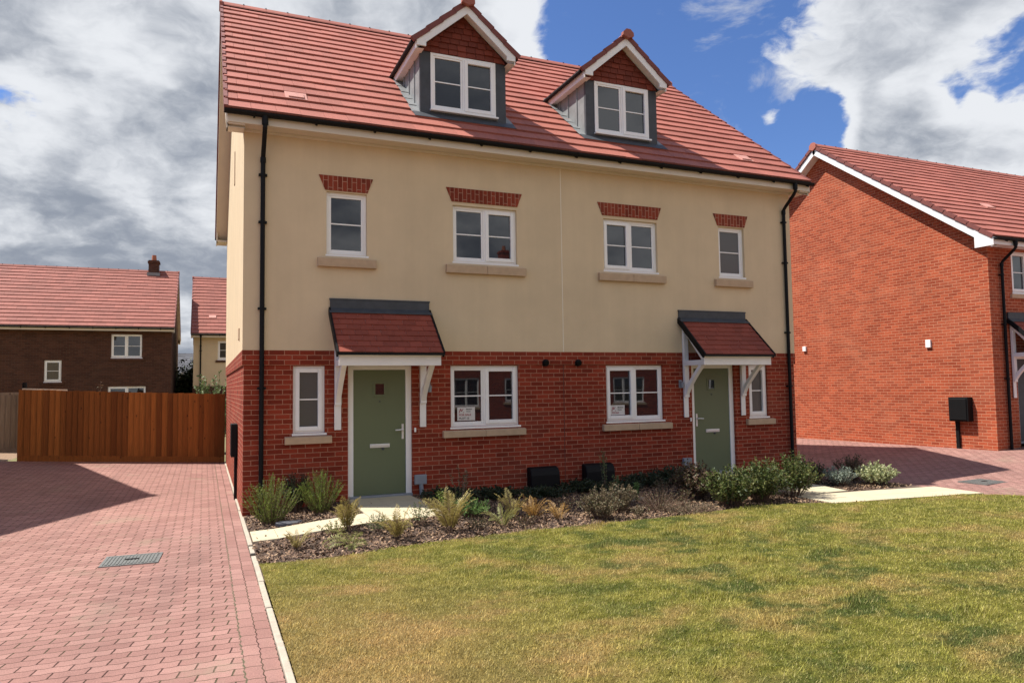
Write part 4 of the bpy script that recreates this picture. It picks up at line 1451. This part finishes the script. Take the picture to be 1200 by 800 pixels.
def build_mulch():
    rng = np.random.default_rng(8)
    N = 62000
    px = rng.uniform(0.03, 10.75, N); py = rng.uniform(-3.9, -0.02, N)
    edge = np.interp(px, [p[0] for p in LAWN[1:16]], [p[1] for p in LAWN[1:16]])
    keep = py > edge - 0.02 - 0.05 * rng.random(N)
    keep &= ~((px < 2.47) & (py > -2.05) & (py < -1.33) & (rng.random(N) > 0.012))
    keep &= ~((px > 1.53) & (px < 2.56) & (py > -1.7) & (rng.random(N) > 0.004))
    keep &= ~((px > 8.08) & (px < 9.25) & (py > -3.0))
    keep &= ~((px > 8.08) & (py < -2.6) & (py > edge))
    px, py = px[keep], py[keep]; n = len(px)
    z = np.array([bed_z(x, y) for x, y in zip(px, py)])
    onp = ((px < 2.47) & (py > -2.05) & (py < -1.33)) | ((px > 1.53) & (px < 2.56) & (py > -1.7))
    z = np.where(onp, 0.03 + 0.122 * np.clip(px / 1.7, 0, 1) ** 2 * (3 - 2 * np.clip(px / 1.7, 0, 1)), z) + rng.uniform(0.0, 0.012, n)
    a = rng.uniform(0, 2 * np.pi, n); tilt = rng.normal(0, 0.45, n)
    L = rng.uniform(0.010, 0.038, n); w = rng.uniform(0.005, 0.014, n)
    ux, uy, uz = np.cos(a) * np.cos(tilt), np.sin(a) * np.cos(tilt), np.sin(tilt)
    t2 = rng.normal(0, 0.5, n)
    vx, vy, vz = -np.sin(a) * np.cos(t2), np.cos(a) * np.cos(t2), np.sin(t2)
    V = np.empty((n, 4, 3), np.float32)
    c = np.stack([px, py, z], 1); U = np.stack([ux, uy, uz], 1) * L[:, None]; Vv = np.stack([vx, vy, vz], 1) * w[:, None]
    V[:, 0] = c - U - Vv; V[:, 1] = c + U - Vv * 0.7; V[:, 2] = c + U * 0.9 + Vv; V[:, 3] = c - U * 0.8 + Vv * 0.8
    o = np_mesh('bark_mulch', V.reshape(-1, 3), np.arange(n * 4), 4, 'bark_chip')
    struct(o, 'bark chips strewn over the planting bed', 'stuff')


build_mulch()


def drain_cover(loc, label, sx, sy, rz):
    t = thing('drain_cover', label, 'drain cover', loc)
    ca, sa = math.cos(rz), math.sin(rz)
    def put(mb):
        mb.v = [(loc[0] + x * ca - y * sa, loc[1] + x * sa + y * ca, loc[2] + z) for x, y, z in mb.v]
        return mb
    f = MB(); a, b = sx / 2, sy / 2
    f.box(-a, a, -b, -b + 0.03, -0.03, 0.006); f.box(-a, a, b - 0.03, b, -0.03, 0.006)
    f.box(-a, -a + 0.03, -b + 0.03, b - 0.03, -0.03, 0.006); f.box(a - 0.03, a, -b + 0.03, b - 0.03, -0.03, 0.006)
    put(f).build('frame', 'iron_cover', t)
    p = MB(); p.box(-a + 0.034, a - 0.034, -b + 0.034, b - 0.034, -0.03, 0.003)
    x = -a + 0.05
    while x < a - 0.06:
        p.box(x, x + 0.018, -b + 0.05, b - 0.05, 0.003, 0.009); x += 0.036
    put(p).build('plate', 'iron_cover', t)
    h = MB().box(-0.07, 0.07, -0.02, 0.02, 0.010, 0.014)
    put(h).build('lifting_slot', 'black_plastic', t)
    return t


drain_cover((-1.26, -2.30, z_left(-1.26, -2.3) + 0.004), 'ribbed iron inspection cover set in the drive left of the lawn', 0.58, 0.52, R(-3))
drain_cover((12.45, -2.72, z_right(12.45, -2.72) + 0.004), 'iron inspection cover in the drive in front of the brick gable', 0.72, 0.52, R(4))


# ------------------------------------------------------------------ fences
def board_fence(label, x0, x1, y, zb0, zb1, zt0, zt1, mat, cap_to=None, board=0.125):
    t = thing('board_fence', label, 'fence', (x0, y, zb0))
    lerp = lambda a, b, x: a + (b - a) * (x - x0) / (x1 - x0)
    rnd = random.Random(int(x0 * 10))
    mb = MB(); x = x0
    while x < x1 - 0.02:
        b = min(x + board * rnd.uniform(0.92, 1.06), x1)
        j = rnd.uniform(-0.004, 0.004); dz = rnd.uniform(-0.007, 0.007)
        za, zb = lerp(zb0, zb1, x) + 0.13, lerp(zt0, zt1, x) + dz
        mb.prism([(x, y - 0.034 + j, za), (b + 0.012, y - 0.004 + j, za), (b + 0.012, y + 0.006 + j, za), (x, y - 0.006 + j, za)], (0, 0, zb - za))
        x = b
    mb.build('fence_board', mat, t)
    g = MB()
    g.prism([(x0, y - 0.03, zb0 - 0.05), (x1, y - 0.03, zb1 - 0.05), (x1, y - 0.03, zb1 + 0.15), (x0, y - 0.03, zb0 + 0.15)], (0, 0.04, 0))
    g.build('gravel_board', mat, t)
    r = MB()
    for f in (0.35, 0.95, 1.55):
        r.prism([(x0, y + 0.02, zb0 + f), (x1, y + 0.02, zb1 + f), (x1, y + 0.02, zb1 + f + 0.08), (x0, y + 0.02, zb0 + f + 0.08)], (0, 0.05, 0))
    r.build('fence_rail', mat, t)
    n = max(1, int(round((x1 - x0) / 1.83)))
    for i in range(n + 1):
        px = x0 + 0.05 + (x1 - x0 - 0.1) * i / n
        MB().box(px - 0.05, px + 0.05, y + 0.03, y + 0.13, lerp(zb0, zb1, px) - 0.1, lerp(zt0, zt1, px) - 0.02).build('fence_post', mat, t)
    if cap_to:
        MB().prism([(x0 + 0.06, y + 0.01, zt0 + 0.0), (cap_to, y + 0.01, lerp(zt0, zt1, cap_to) + 0.0), (cap_to, y + 0.01, lerp(zt0, zt1, cap_to) + 0.035), (x0 + 0.06, y + 0.01, zt0 + 0.035)], (0, 0.09, 0)).build('capping_rail', 'cream_board', t)
        ball = MB()
        for i in range(9):
            a = math.pi * i / 8
        ball.tube([(x0 + 0.09, y + 0.10, zt0 + 0.02 + 0.075 * (1 - math.cos(math.pi * i / 8))) for i in range(9)], 0.05, 12)
        ball.build('post_cap', 'black_plastic', t, bevel=0.02)
    return t


board_fence('brown close-boarded timber fence closing the back of the left drive', -4.60, -0.03, 8.96, 0.265, 0.0, 1.96, 1.775, 'fence_timber', cap_to=-3.62)
board_fence('weathered grey timber fence behind the gravel strip', -9.6, -4.78, 11.42, 0.30, 0.27, 1.86, 1.84, 'grey_timber')


# ------------------------------------------------------------------ signs in the windows
def txt(parent, s, size, loc, mat, name, sx=1.0):
    c = bpy.data.curves.new(name, 'FONT')
    c.body = s; c.size = size; c.align_x = 'LEFT'; c.extrude = 0.0006
    c.offset = size * 0.02
    tmp = bpy.data.objects.new('tmp', c)
    COL.objects.link(tmp)
    bpy.context.view_layer.update()
    me = bpy.data.meshes.new_from_object(tmp.evaluated_get(bpy.context.evaluated_depsgraph_get()))
    bpy.data.objects.remove(tmp); bpy.data.curves.remove(c)
    me.name = name
    o = bpy.data.objects.new(name, me)
    COL.objects.link(o)
    me.materials.clear(); me.materials.append(MAT[mat])
    o.rotation_euler = (R(90), 0, 0); o.scale = (sx, 1, 1)
    o.location = Vector(loc) - Vector(parent.location)
    o.parent = parent
    return o


def sale_sign(x0, x1, z0, z1, y, label, plot, red):
    t = thing('for_sale_sign', label, 'sign', ((x0 + x1) / 2, y, z0))
    MB().box(x0, x1, y - 0.003, y + 0.001, z0, z1).build('board', 'sign_board', t)
    w, h = x1 - x0, z1 - z0
    yy = y - 0.005
    # bold slanted M emblem with a small square beside it
    e = MB(); ex, ez, s = x0 + w * 0.08, z1 - h * (0.42 if plot else 0.62), w * 0.26
    eh = h * (0.30 if plot else 0.46)
    for a, b in ((0.0, 0.34), (0.34, 0.62), (0.62, 0.95)):
        lo0, hi0 = ((0.0, 0.0), (0.30, 1.0)) if a == 0 else (((0.34, 1.0), (0.52, 0.35)) if a == 0.34 else ((0.52, 0.35), (0.90, 1.0)))
        p, q = lo0, hi0
        th = 0.16
        e.prism([(ex + p[0] * s, yy, ez + p[1] * eh), (ex + (p[0] + th) * s, yy, ez + p[1] * eh), (ex + (q[0] + th) * s, yy, ez + q[1] * eh), (ex + q[0] * s, yy, ez + q[1] * eh)], (0, 0.0015, 0))
    e.box(ex + s * 0.98, ex + s * 1.14, yy, yy + 0.0015, ez, ez + eh * 0.2)
    e.build('emblem', red, t)
    r0 = x0 + w * 0.50
    txt(t, 'Matthew', h * (0.13 if plot else 0.19), (r0, yy, z1 - h * (0.20 if plot else 0.30)), 'sign_black', 'lettering')
    txt(t, 'Homes', h * (0.12 if plot else 0.17), (r0, yy, z1 - h * (0.36 if plot else 0.52)), 'sign_black', 'lettering')
    if plot:
        txt(t, 'FOR SALE', h * 0.20, (x0 + w * 0.09, yy, z1 - h * 0.64), 'sign_red', 'lettering', 0.92 * w / (h * 1.15))
        txt(t, 'PLOT 15', h * 0.20, (x0 + w * 0.09, yy, z1 - h * 0.90), 'sign_black', 'lettering', 0.90 * w / (h * 1.15))
    else:
        txt(t, 'FOR SALE', h * 0.24, (x0 + w * 0.09, yy, z1 - h * 0.86), 'sign_red', 'lettering', 0.82)
    return t


# panes sit 0.075 behind the brick face; the boards stand against them
sale_sign(3.385, 3.70, 1.312, 1.535, 0.068, 'white for sale board with a plot number line in the left ground-floor window', True, 'sign_red')
sale_sign(6.355, 6.66, 1.322, 1.50, 0.068, 'white for sale board without a plot number, in the right ground-floor window', False, 'sign_red')


# ------------------------------------------------------------------ plants
def shrub(name, label, cat, base, stems, height, spread, leaf, lw, per, mat, seed, group=None, upright=0.5, stem_r=0.004, stem_mat='twig', start=0.25, curve=0.2, droop=0.0, jitter=0.5):
    """many stems fanning from the base, each carrying leaves along its length"""
    rng = np.random.default_rng(seed)
    base = Vector(base)
    t = thing(name, label, cat, base, group)
    sb = MB(); V = []; F = []
    for i in range(stems):
        a = rng.uniform(0, 2 * math.pi); r = math.sqrt(rng.random())
        end = Vector((math.cos(a) * r * spread, math.sin(a) * r * spread, height * (1 - upright * r * r) * rng.uniform(0.72, 1.08)))
        st = base + Vector((math.cos(a) * r * spread * 0.22, math.sin(a) * r * spread * 0.22, -0.02))
        pts = []
        for k in range(6):
            f = k / 5
            p = st + (base + end - st) * f
            p.z += curve * height * math.sin(math.pi * f) * 0.35 - droop * height * f * f * r
            p += Vector(rng.normal(0, 0.012 * height, 3)) * f
            pts.append(p)
        sb.tube(pts, stem_r, 4, stem_r * 0.35, cap=False)
        for k in range(per):
            f = start + (1 - start) * (k + rng.random()) / per
            s_ = min(4.999, f * 5); i0 = int(s_); w = s_ - i0
            p = pts[i0].lerp(pts[min(5, i0 + 1)], w)
            d = (pts[min(5, i0 + 1)] - pts[i0]).normalized()
            rr = Vector(rng.normal(0, 1, 3)).normalized()
            out = (d * rng.uniform(0.25, 0.9) + rr * (0.7 + jitter * 0.4)).normalized()
            L = leaf * rng.uniform(0.6, 1.25); ww = lw * rng.uniform(0.7, 1.2)
            sd = out.cross(Vector(rng.normal(0, 1, 3))).normalized()
            nn = sd.cross(out)
            mpt = p + out * (L * 0.5) + nn * (L * 0.08)
            q = len(V)
            V += [p, mpt - sd * ww * 0.5, p + out * L, mpt + sd * ww * 0.5]
            F += [q, q + 1, q + 2, q + 3]
    sb.build('stem', stem_mat, t, recalc=False)
    np_mesh('foliage', np.array([tuple(v) for v in V]), F, 4, mat, t)
    return t


def fern(label, base, fronds, length, mat, seed, lean=0.5, dirs=None, group='ferns in the planting bed'):
    rng = np.random.default_rng(seed)
    base = Vector(base)
    t = thing('fern', label, 'fern', base, group)
    sb = MB(); V = []; F = []
    for i in range(fronds):
        a = rng.uniform(0, 2 * math.pi) if dirs is None else rng.normal(dirs, 1.0)
        L = length * rng.uniform(0.6, 1.1); ln = lean * rng.uniform(0.5, 1.5)
        h = Vector((math.cos(a), math.sin(a), 0)); pts = []
        p = base + h * 0.02 + Vector((0, 0, -0.01)); ang = math.pi / 2 - ln * 0.45
        n = 14
        for k in range(n + 1):
            pts.append(p.copy())
            p = p + (h * math.cos(ang) + Vector((0, 0, 1)) * math.sin(ang)) * (L / n)
            ang -= ln * 0.115 * (0.4 + 1.1 * k / n)
        sb.tube(pts[::2], 0.0035, 4, 0.001, cap=False)
        side0 = h.cross(Vector((0, 0, 1))).normalized()
        roll = rng.normal(0, 0.5)
        for k in range(2 * n):
            f = (k + 0.5) / (2 * n)
            if f < 0.16:
                continue
            s_ = f * n; i0 = int(s_); p0 = pts[i0].lerp(pts[min(n, i0 + 1)], s_ - i0)
            d = (pts[min(n, i0 + 1)] - pts[i0]).normalized()
            nn0 = side0.cross(d).normalized()
            side = (side0 * math.cos(roll) + nn0 * math.sin(roll)).normalized()
            nn = side.cross(d)
            pl = L * 0.17 * (math.sin(math.pi * min(1, f * 0.9 + 0.12)) ** 0.7) * rng.uniform(0.75, 1.1)
            for sg in (-1, 1):
                if rng.random() < 0.06:
                    continue
                out = (side * sg + d * 0.45 + nn * rng.normal(0.12, 0.18)).normalized()
                wv = d * (L / n * 0.30)
                q = len(V)
                V += [p0 - wv * 0.7, p0 + out * pl * 0.55 - wv * 0.55 + nn * 0.002, p0 + out * pl, p0 + out * pl * 0.5 + wv * 0.75]
                F += [q, q + 1, q + 2, q + 3]
    sb.build('frond_stalk', 'twig', t, recalc=False)
    np_mesh('frond', np.array([tuple(v) for v in V]), F, 4, mat, t)
    return t


leaf_mat('hebe_leaf', (0.085, 0.150, 0.018), (0.250, 0.320, 0.060), 0.30)
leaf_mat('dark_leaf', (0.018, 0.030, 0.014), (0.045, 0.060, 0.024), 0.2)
leaf_mat('laurel_leaf', (0.030, 0.052, 0.012), (0.105, 0.135, 0.030), 0.22, (0.19, 0.19, 0.06))
leaf_mat('bronze_leaf', (0.070, 0.040, 0.028), (0.17, 0.105, 0.06), 0.2, (0.12, 0.13, 0.05))
leaf_mat('grey_brown_leaf', (0.131,0.098,0.059), (0.250,0.197,0.112), 0.2, (0.07, 0.085, 0.035))
leaf_mat('silver_leaf', (0.17, 0.22, 0.17), (0.33, 0.38, 0.30), 0.25)
leaf_mat('variegated_leaf', (0.336,0.378,0.168), (0.644,0.644,0.364), 0.3, (0.16, 0.20, 0.08))
leaf_mat('fern_gold', (0.250,0.206,0.060), (0.391,0.314,0.108), 0.35)
leaf_mat('fern_green', (0.206,0.217,0.060), (0.347,0.336,0.120), 0.35)
leaf_mat('fern_amber', (0.315,0.168,0.042), (0.441,0.273,0.084), 0.35)
leaf_mat('fresh_leaf', (0.105,0.200,0.053), (0.189,0.294,0.095), 0.35)
leaf_mat('cover_leaf', (0.088,0.131,0.049), (0.193,0.245,0.088), 0.25)
leaf_mat('tree_leaf', (0.030, 0.050, 0.018), (0.075, 0.095, 0.035), 0.25)


def gp(x, y):
    return (x, y, bed_z(x, y))


# left of the path
shrub('shrub', 'bushy green hebe beside the left corner downpipe', 'shrub', gp(0.34, -0.88), 120, 0.66, 0.40, 0.024, 0.009, 62, 'hebe_leaf', 1, 'shrubs in the front bed', upright=0.42, jitter=-0.7, curve=0.0, start=0.12)
shrub('shrub', 'bushy green hebe just left of the left front door', 'shrub', gp(1.03, -0.72), 105, 0.62, 0.34, 0.024, 0.009, 62, 'hebe_leaf', 2, 'shrubs in the front bed', upright=0.40, jitter=-0.7, curve=0.0, start=0.12)
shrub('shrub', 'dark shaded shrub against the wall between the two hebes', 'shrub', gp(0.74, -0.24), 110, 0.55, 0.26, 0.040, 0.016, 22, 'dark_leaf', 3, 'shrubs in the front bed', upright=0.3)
# ferns in front of the left path
F1 = [('small yellow-green fern nearest the drive, in front of the path', (0.48, -2.62), 12, 0.32, 'fern_gold', 0.8),
      ('tall golden fern standing by the path edge left of the door', (1.15, -2.16), 15, 0.50, 'fern_gold', 0.55),
      ('low sprawling yellow-green fern at the lawn edge below the tall golden fern', (1.08, -2.84), 15, 0.42, 'fern_green', 1.7),
      ('upright yellowish fern in front of the left doorstep', (1.66, -2.74), 15, 0.50, 'fern_gold', 0.75),
      ('large upright golden-green fern right of the left doorstep', (2.38, -2.58), 17, 0.60, 'fern_gold', 0.62),
      ('bright lime fern with a few stiff fronds below the left for-sale window', (3.10, -2.60), 10, 0.42, 'fern_green', 0.75),
      ('golden fern with one tall frond behind the lime fern', (3.38, -2.30), 9, 0.46, 'fern_gold', 0.5),
      ('withered amber fern beside the black meter box', (3.68, -2.30), 11, 0.42, 'fern_amber', 0.9),
      ('small orange-brown fern dying back at the lawn edge', (3.92, -2.62), 9, 0.34, 'fern_amber', 0.8)]
for i, (lb, (x, y), n, L, m, ln) in enumerate(F1):
    fern(lb, gp(x, y), n + 2, L * 1.0, m, 30 + i, ln)
# right part of the bed
shrub('shrub', 'leggy pale-flowered stem plant rising behind the golden ferns', 'shrub', gp(2.95, -1.35), 7, 0.62, 0.20, 0.040, 0.020, 26, 'grey_brown_leaf', 11, 'shrubs in the front bed', upright=0.2, stem_r=0.003)
shrub('shrub', 'low fresh green perennial between the golden and the lime fern', 'shrub', gp(2.85, -2.05), 40, 0.28, 0.30, 0.05, 0.022, 18, 'fresh_leaf', 12, 'shrubs in the front bed', upright=0.5)
shrub('shrub', 'grey-brown rounded bush at the lawn edge right of the meter boxes', 'shrub', gp(4.50, -2.72), 120, 0.42, 0.34, 0.034, 0.018, 26, 'grey_brown_leaf', 13, 'shrubs in the front bed', upright=0.45)
shrub('shrub', 'second grey-brown bush leaning behind the rounded one', 'shrub', gp(5.08, -2.25), 80, 0.42, 0.30, 0.034, 0.018, 24, 'grey_brown_leaf', 14, 'shrubs in the front bed', upright=0.4)
shrub('shrub', 'thin twiggy stem plant in front of the right meter box', 'shrub', gp(5.84, -0.58), 7, 0.80, 0.16, 0.038, 0.018, 24, 'cover_leaf', 15, 'shrubs in the front bed', upright=0.2, stem_r=0.003)
shrub('shrub', 'single light green spire plant in the middle of the bark', 'shrub', gp(5.68, -1.80), 4, 0.36, 0.035, 0.055, 0.018, 40, 'fresh_leaf', 16, 'shrubs in the front bed', upright=0.1, start=0.05)
shrub('shrub', 'dull grey-green sprig left of the light green spire', 'shrub', gp(5.50, -1.52), 6, 0.40, 0.08, 0.04, 0.016, 28, 'cover_leaf', 17, 'shrubs in the front bed', upright=0.1)
shrub('shrub', 'brown twiggy half-dead bush in the middle of the bark', 'shrub', gp(5.62, -2.50), 100, 0.32, 0.48, 0.024, 0.010, 10, 'bronze_leaf', 18, 'shrubs in the front bed', upright=0.5, stem_r=0.003)
shrub('shrub', 'low straw-brown matted plant at the lawn edge below the bronze bush', 'shrub', gp(5.85, -2.86), 110, 0.15, 0.50, 0.026, 0.009, 12, 'grey_brown_leaf', 19, 'shrubs in the front bed', upright=0.4, stem_r=0.003)
shrub('shrub', 'dark bronze bush under the grey cable box by the right door', 'shrub', gp(6.68, -1.94), 150, 0.60, 0.42, 0.050, 0.026, 28, 'bronze_leaf', 20, 'shrubs in the front bed', upright=0.4)
shrub('shrub', 'glossy green bush in front of the right front door', 'shrub', gp(6.72, -2.72), 120, 0.60, 0.46, 0.052, 0.026, 28, 'laurel_leaf', 21, 'shrubs in the front bed', upright=0.42)
shrub('shrub', 'glossy green bush right of the right front door', 'shrub', gp(7.36, -2.68), 120, 0.66, 0.46, 0.052, 0.026, 28, 'laurel_leaf', 22, 'shrubs in the front bed', upright=0.42)
shrub('shrub', 'glossy green bush at the right end of the bed beside the path', 'shrub', gp(8.12, -2.56), 95, 0.68, 0.50, 0.052, 0.026, 30, 'laurel_leaf', 23, 'shrubs in the front bed', upright=0.42)
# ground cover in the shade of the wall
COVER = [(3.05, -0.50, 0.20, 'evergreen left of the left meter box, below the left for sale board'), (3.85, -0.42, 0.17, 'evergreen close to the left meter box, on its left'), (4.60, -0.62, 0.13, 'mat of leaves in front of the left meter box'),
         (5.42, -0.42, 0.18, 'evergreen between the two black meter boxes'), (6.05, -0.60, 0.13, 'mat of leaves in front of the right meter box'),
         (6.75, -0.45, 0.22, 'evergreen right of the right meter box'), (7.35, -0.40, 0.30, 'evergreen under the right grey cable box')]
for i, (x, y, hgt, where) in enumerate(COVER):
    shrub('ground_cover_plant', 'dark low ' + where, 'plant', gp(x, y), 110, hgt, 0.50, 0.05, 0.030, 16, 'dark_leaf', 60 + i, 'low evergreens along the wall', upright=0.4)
SPRIGS = [(0.95, -2.30, 0.16, 'fern_green', 'tiny green sprig between the small fern and the tall golden fern'),
          (1.48, -2.36, 0.20, 'cover_leaf', 'small dull green weed between the tall golden fern and the doorstep fern'),
          (2.05, -2.28, 0.30, 'cover_leaf', 'grey-green wispy plant between the two ferns at the doorstep'),
          (2.62, -1.72, 0.34, 'hebe_leaf', 'loose green plant behind the large golden-green fern'),
          (2.75, -2.62, 0.14, 'grey_brown_leaf', 'low brown tuft at the lawn edge right of the large golden-green fern'),
          (3.42, -2.62, 0.14, 'bronze_leaf', 'low bronze tuft at the lawn edge below the lime fern'),
          (4.30, -2.20, 0.24, 'bronze_leaf', 'thin brown tuft between the small amber fern and the rounded bush'),
          (5.10, -2.80, 0.14, 'grey_brown_leaf', 'low straw tuft at the lawn edge right of the rounded bush'),
          (6.15, -2.35, 0.24, 'bronze_leaf', 'thin bronze tuft right of the half-dead bush'),
          (6.20, -1.75, 0.30, 'grey_brown_leaf', 'scrubby brown tuft between the spire plant and the bronze bush')]
for i, (x, y, hgt, m, lb) in enumerate(SPRIGS):
    shrub('sprig', lb, 'plant', gp(x, y), 22, hgt * 1.15, 0.20, 0.032, 0.012, 14, m, 100 + i, 'little plants among the bark', upright=0.35, stem_r=0.0025)
# little bed between the right path and the drive
shrub('shrub', 'silver-leaved shrub in the small bed by the right path', 'shrub', gp(9.67, -2.05), 80, 0.36, 0.30, 0.040, 0.018, 22, 'silver_leaf', 71, 'shrubs beside the right path', upright=0.4)
shrub('shrub', 'dark brown shrub behind the silver one, against the shaded drive', 'shrub', gp(10.36, -1.68), 80, 0.48, 0.34, 0.036, 0.018, 24, 'bronze_leaf', 72, 'shrubs beside the right path', upright=0.35)
shrub('shrub', 'pale variegated shrub at the corner of the right path and the drive', 'shrub', gp(10.32, -2.26), 100, 0.40, 0.36, 0.048, 0.028, 22, 'variegated_leaf', 73, 'shrubs beside the right path', upright=0.4)
shrub('shrub', 'dark green shrub between the glossy bushes and the silver shrub', 'shrub', gp(9.42, -1.6), 80, 0.45, 0.34, 0.04, 0.02, 20, 'dark_leaf', 74, 'shrubs beside the right path', upright=0.4)
shrub('shrub', 'grey-green shrub at the foot of the brick house porch', 'shrub', (17.75, -0.85, 0.2), 110, 0.56, 0.50, 0.06, 0.03, 20, 'silver_leaf', 75, upright=0.4)
# flat stones lying in the bark
for (x, y, s, lb) in ((5.72, -1.72, 0.16, 'flat pale stone lying beside the light green spire plant'), (5.05, -1.70, 0.12, 'small pale stone left of the spire plant'), (0.55, -1.15, 0.22, 'flat grey slate lying below the left hebe')):
    m = MB(); n = 9; rnd = random.Random(int(x * 100)); z = bed_z(x, y)
    pts = [(x + math.cos(2 * math.pi * k / n) * s * rnd.uniform(0.75, 1.1), y + math.sin(2 * math.pi * k / n) * s * 0.55 * rnd.uniform(0.75, 1.1), z + 0.03 + 0.01 * rnd.random()) for k in range(n)]
    m.prism(pts, (0, 0, -0.06))
    tag(m.build('stone', 'concrete_edging' if x > 1 else 'slate_tile', bevel=0.01), lb, 'stone', 'stones in the bed')


# ------------------------------------------------------------------ trees and hedge beyond the fence
def tree(name, label, base, h, crown, trunk_r, leaves, leaf, mat, seed, open_=0.0, group=None):
    rng = np.random.default_rng(seed); base = Vector(base)
    t = thing(name, label, 'tree' if name != 'hedge' else 'hedge', base, group)
    tb = MB(); tips = []
    def grow(p, d, L, r, lev):
        pts = [p]; q = p.copy(); dd = d.copy()
        for k in range(4):
            dd = (dd + Vector(rng.normal(0, 0.14, 3))).normalized()
            q = q + dd * (L / 4); pts.append(q.copy())
        tb.tube(pts, r, 6, r * 0.55, cap=False)
        if lev == 0:
            tips.extend(pts[1:]); return
        for k in range(4 if lev > 1 else 5):
            s = pts[1 + int(rng.integers(0, 4))]
            nd = (dd * 0.6 + Vector(rng.normal(0, 0.75, 3)) + Vector((0, 0, 0.25))).normalized()
            grow(s, nd, L * 0.62, r * 0.5, lev - 1)
        tips.append(pts[-1])
    grow(base, Vector((0, 0, 1)), h * 0.5, trunk_r, 3)
    tb.build('trunk', 'bark', t, recalc=False)
    V = []; F = []
    for i in range(leaves):
        p = tips[int(rng.integers(0, len(tips)))] + Vector(rng.normal(0, crown, 3))
        a = Vector(rng.normal(0, 1, 3)).normalized(); b = a.cross(Vector(rng.normal(0, 1, 3))).normalized()
        L = leaf * rng.uniform(0.6, 1.3); q = len(V)
        V += [p - a * L, p - b * L * 0.45, p + a * L, p + b * L * 0.45]; F += [q, q + 1, q + 2, q + 3]
    np_mesh('crown', np.array([tuple(v) for v in V]), F, 4, mat, t)
    return t


tree('tree', 'sparse tree with thin bare twigs rising in the gap between the back houses', (-1.95, 46.0, 0), 6.4, 0.25, 0.10, 500, 0.12, 'tree_leaf', 5)
tree('tree', 'dark green bushy tree in the gap between the brown and cream back houses', (-1.75, 31.0, -0.1), 3.5, 0.30, 0.10, 7000, 0.10, 'tree_leaf', 6)
shrub('shrub', 'leafy shrub showing over the right end of the timber fence', 'shrub', (-0.32, 12.4, -0.1), 60, 2.55, 0.75, 0.11, 0.06, 34, 'cover_leaf', 81, upright=0.35, stem_r=0.012)
shrub('shrub', 'wispy climber tips poking over the middle of the timber fence', 'shrub', (-3.05, 10.2, -0.1), 14, 2.25, 0.55, 0.07, 0.03, 16, 'bronze_leaf', 82, upright=0.3, stem_r=0.008)
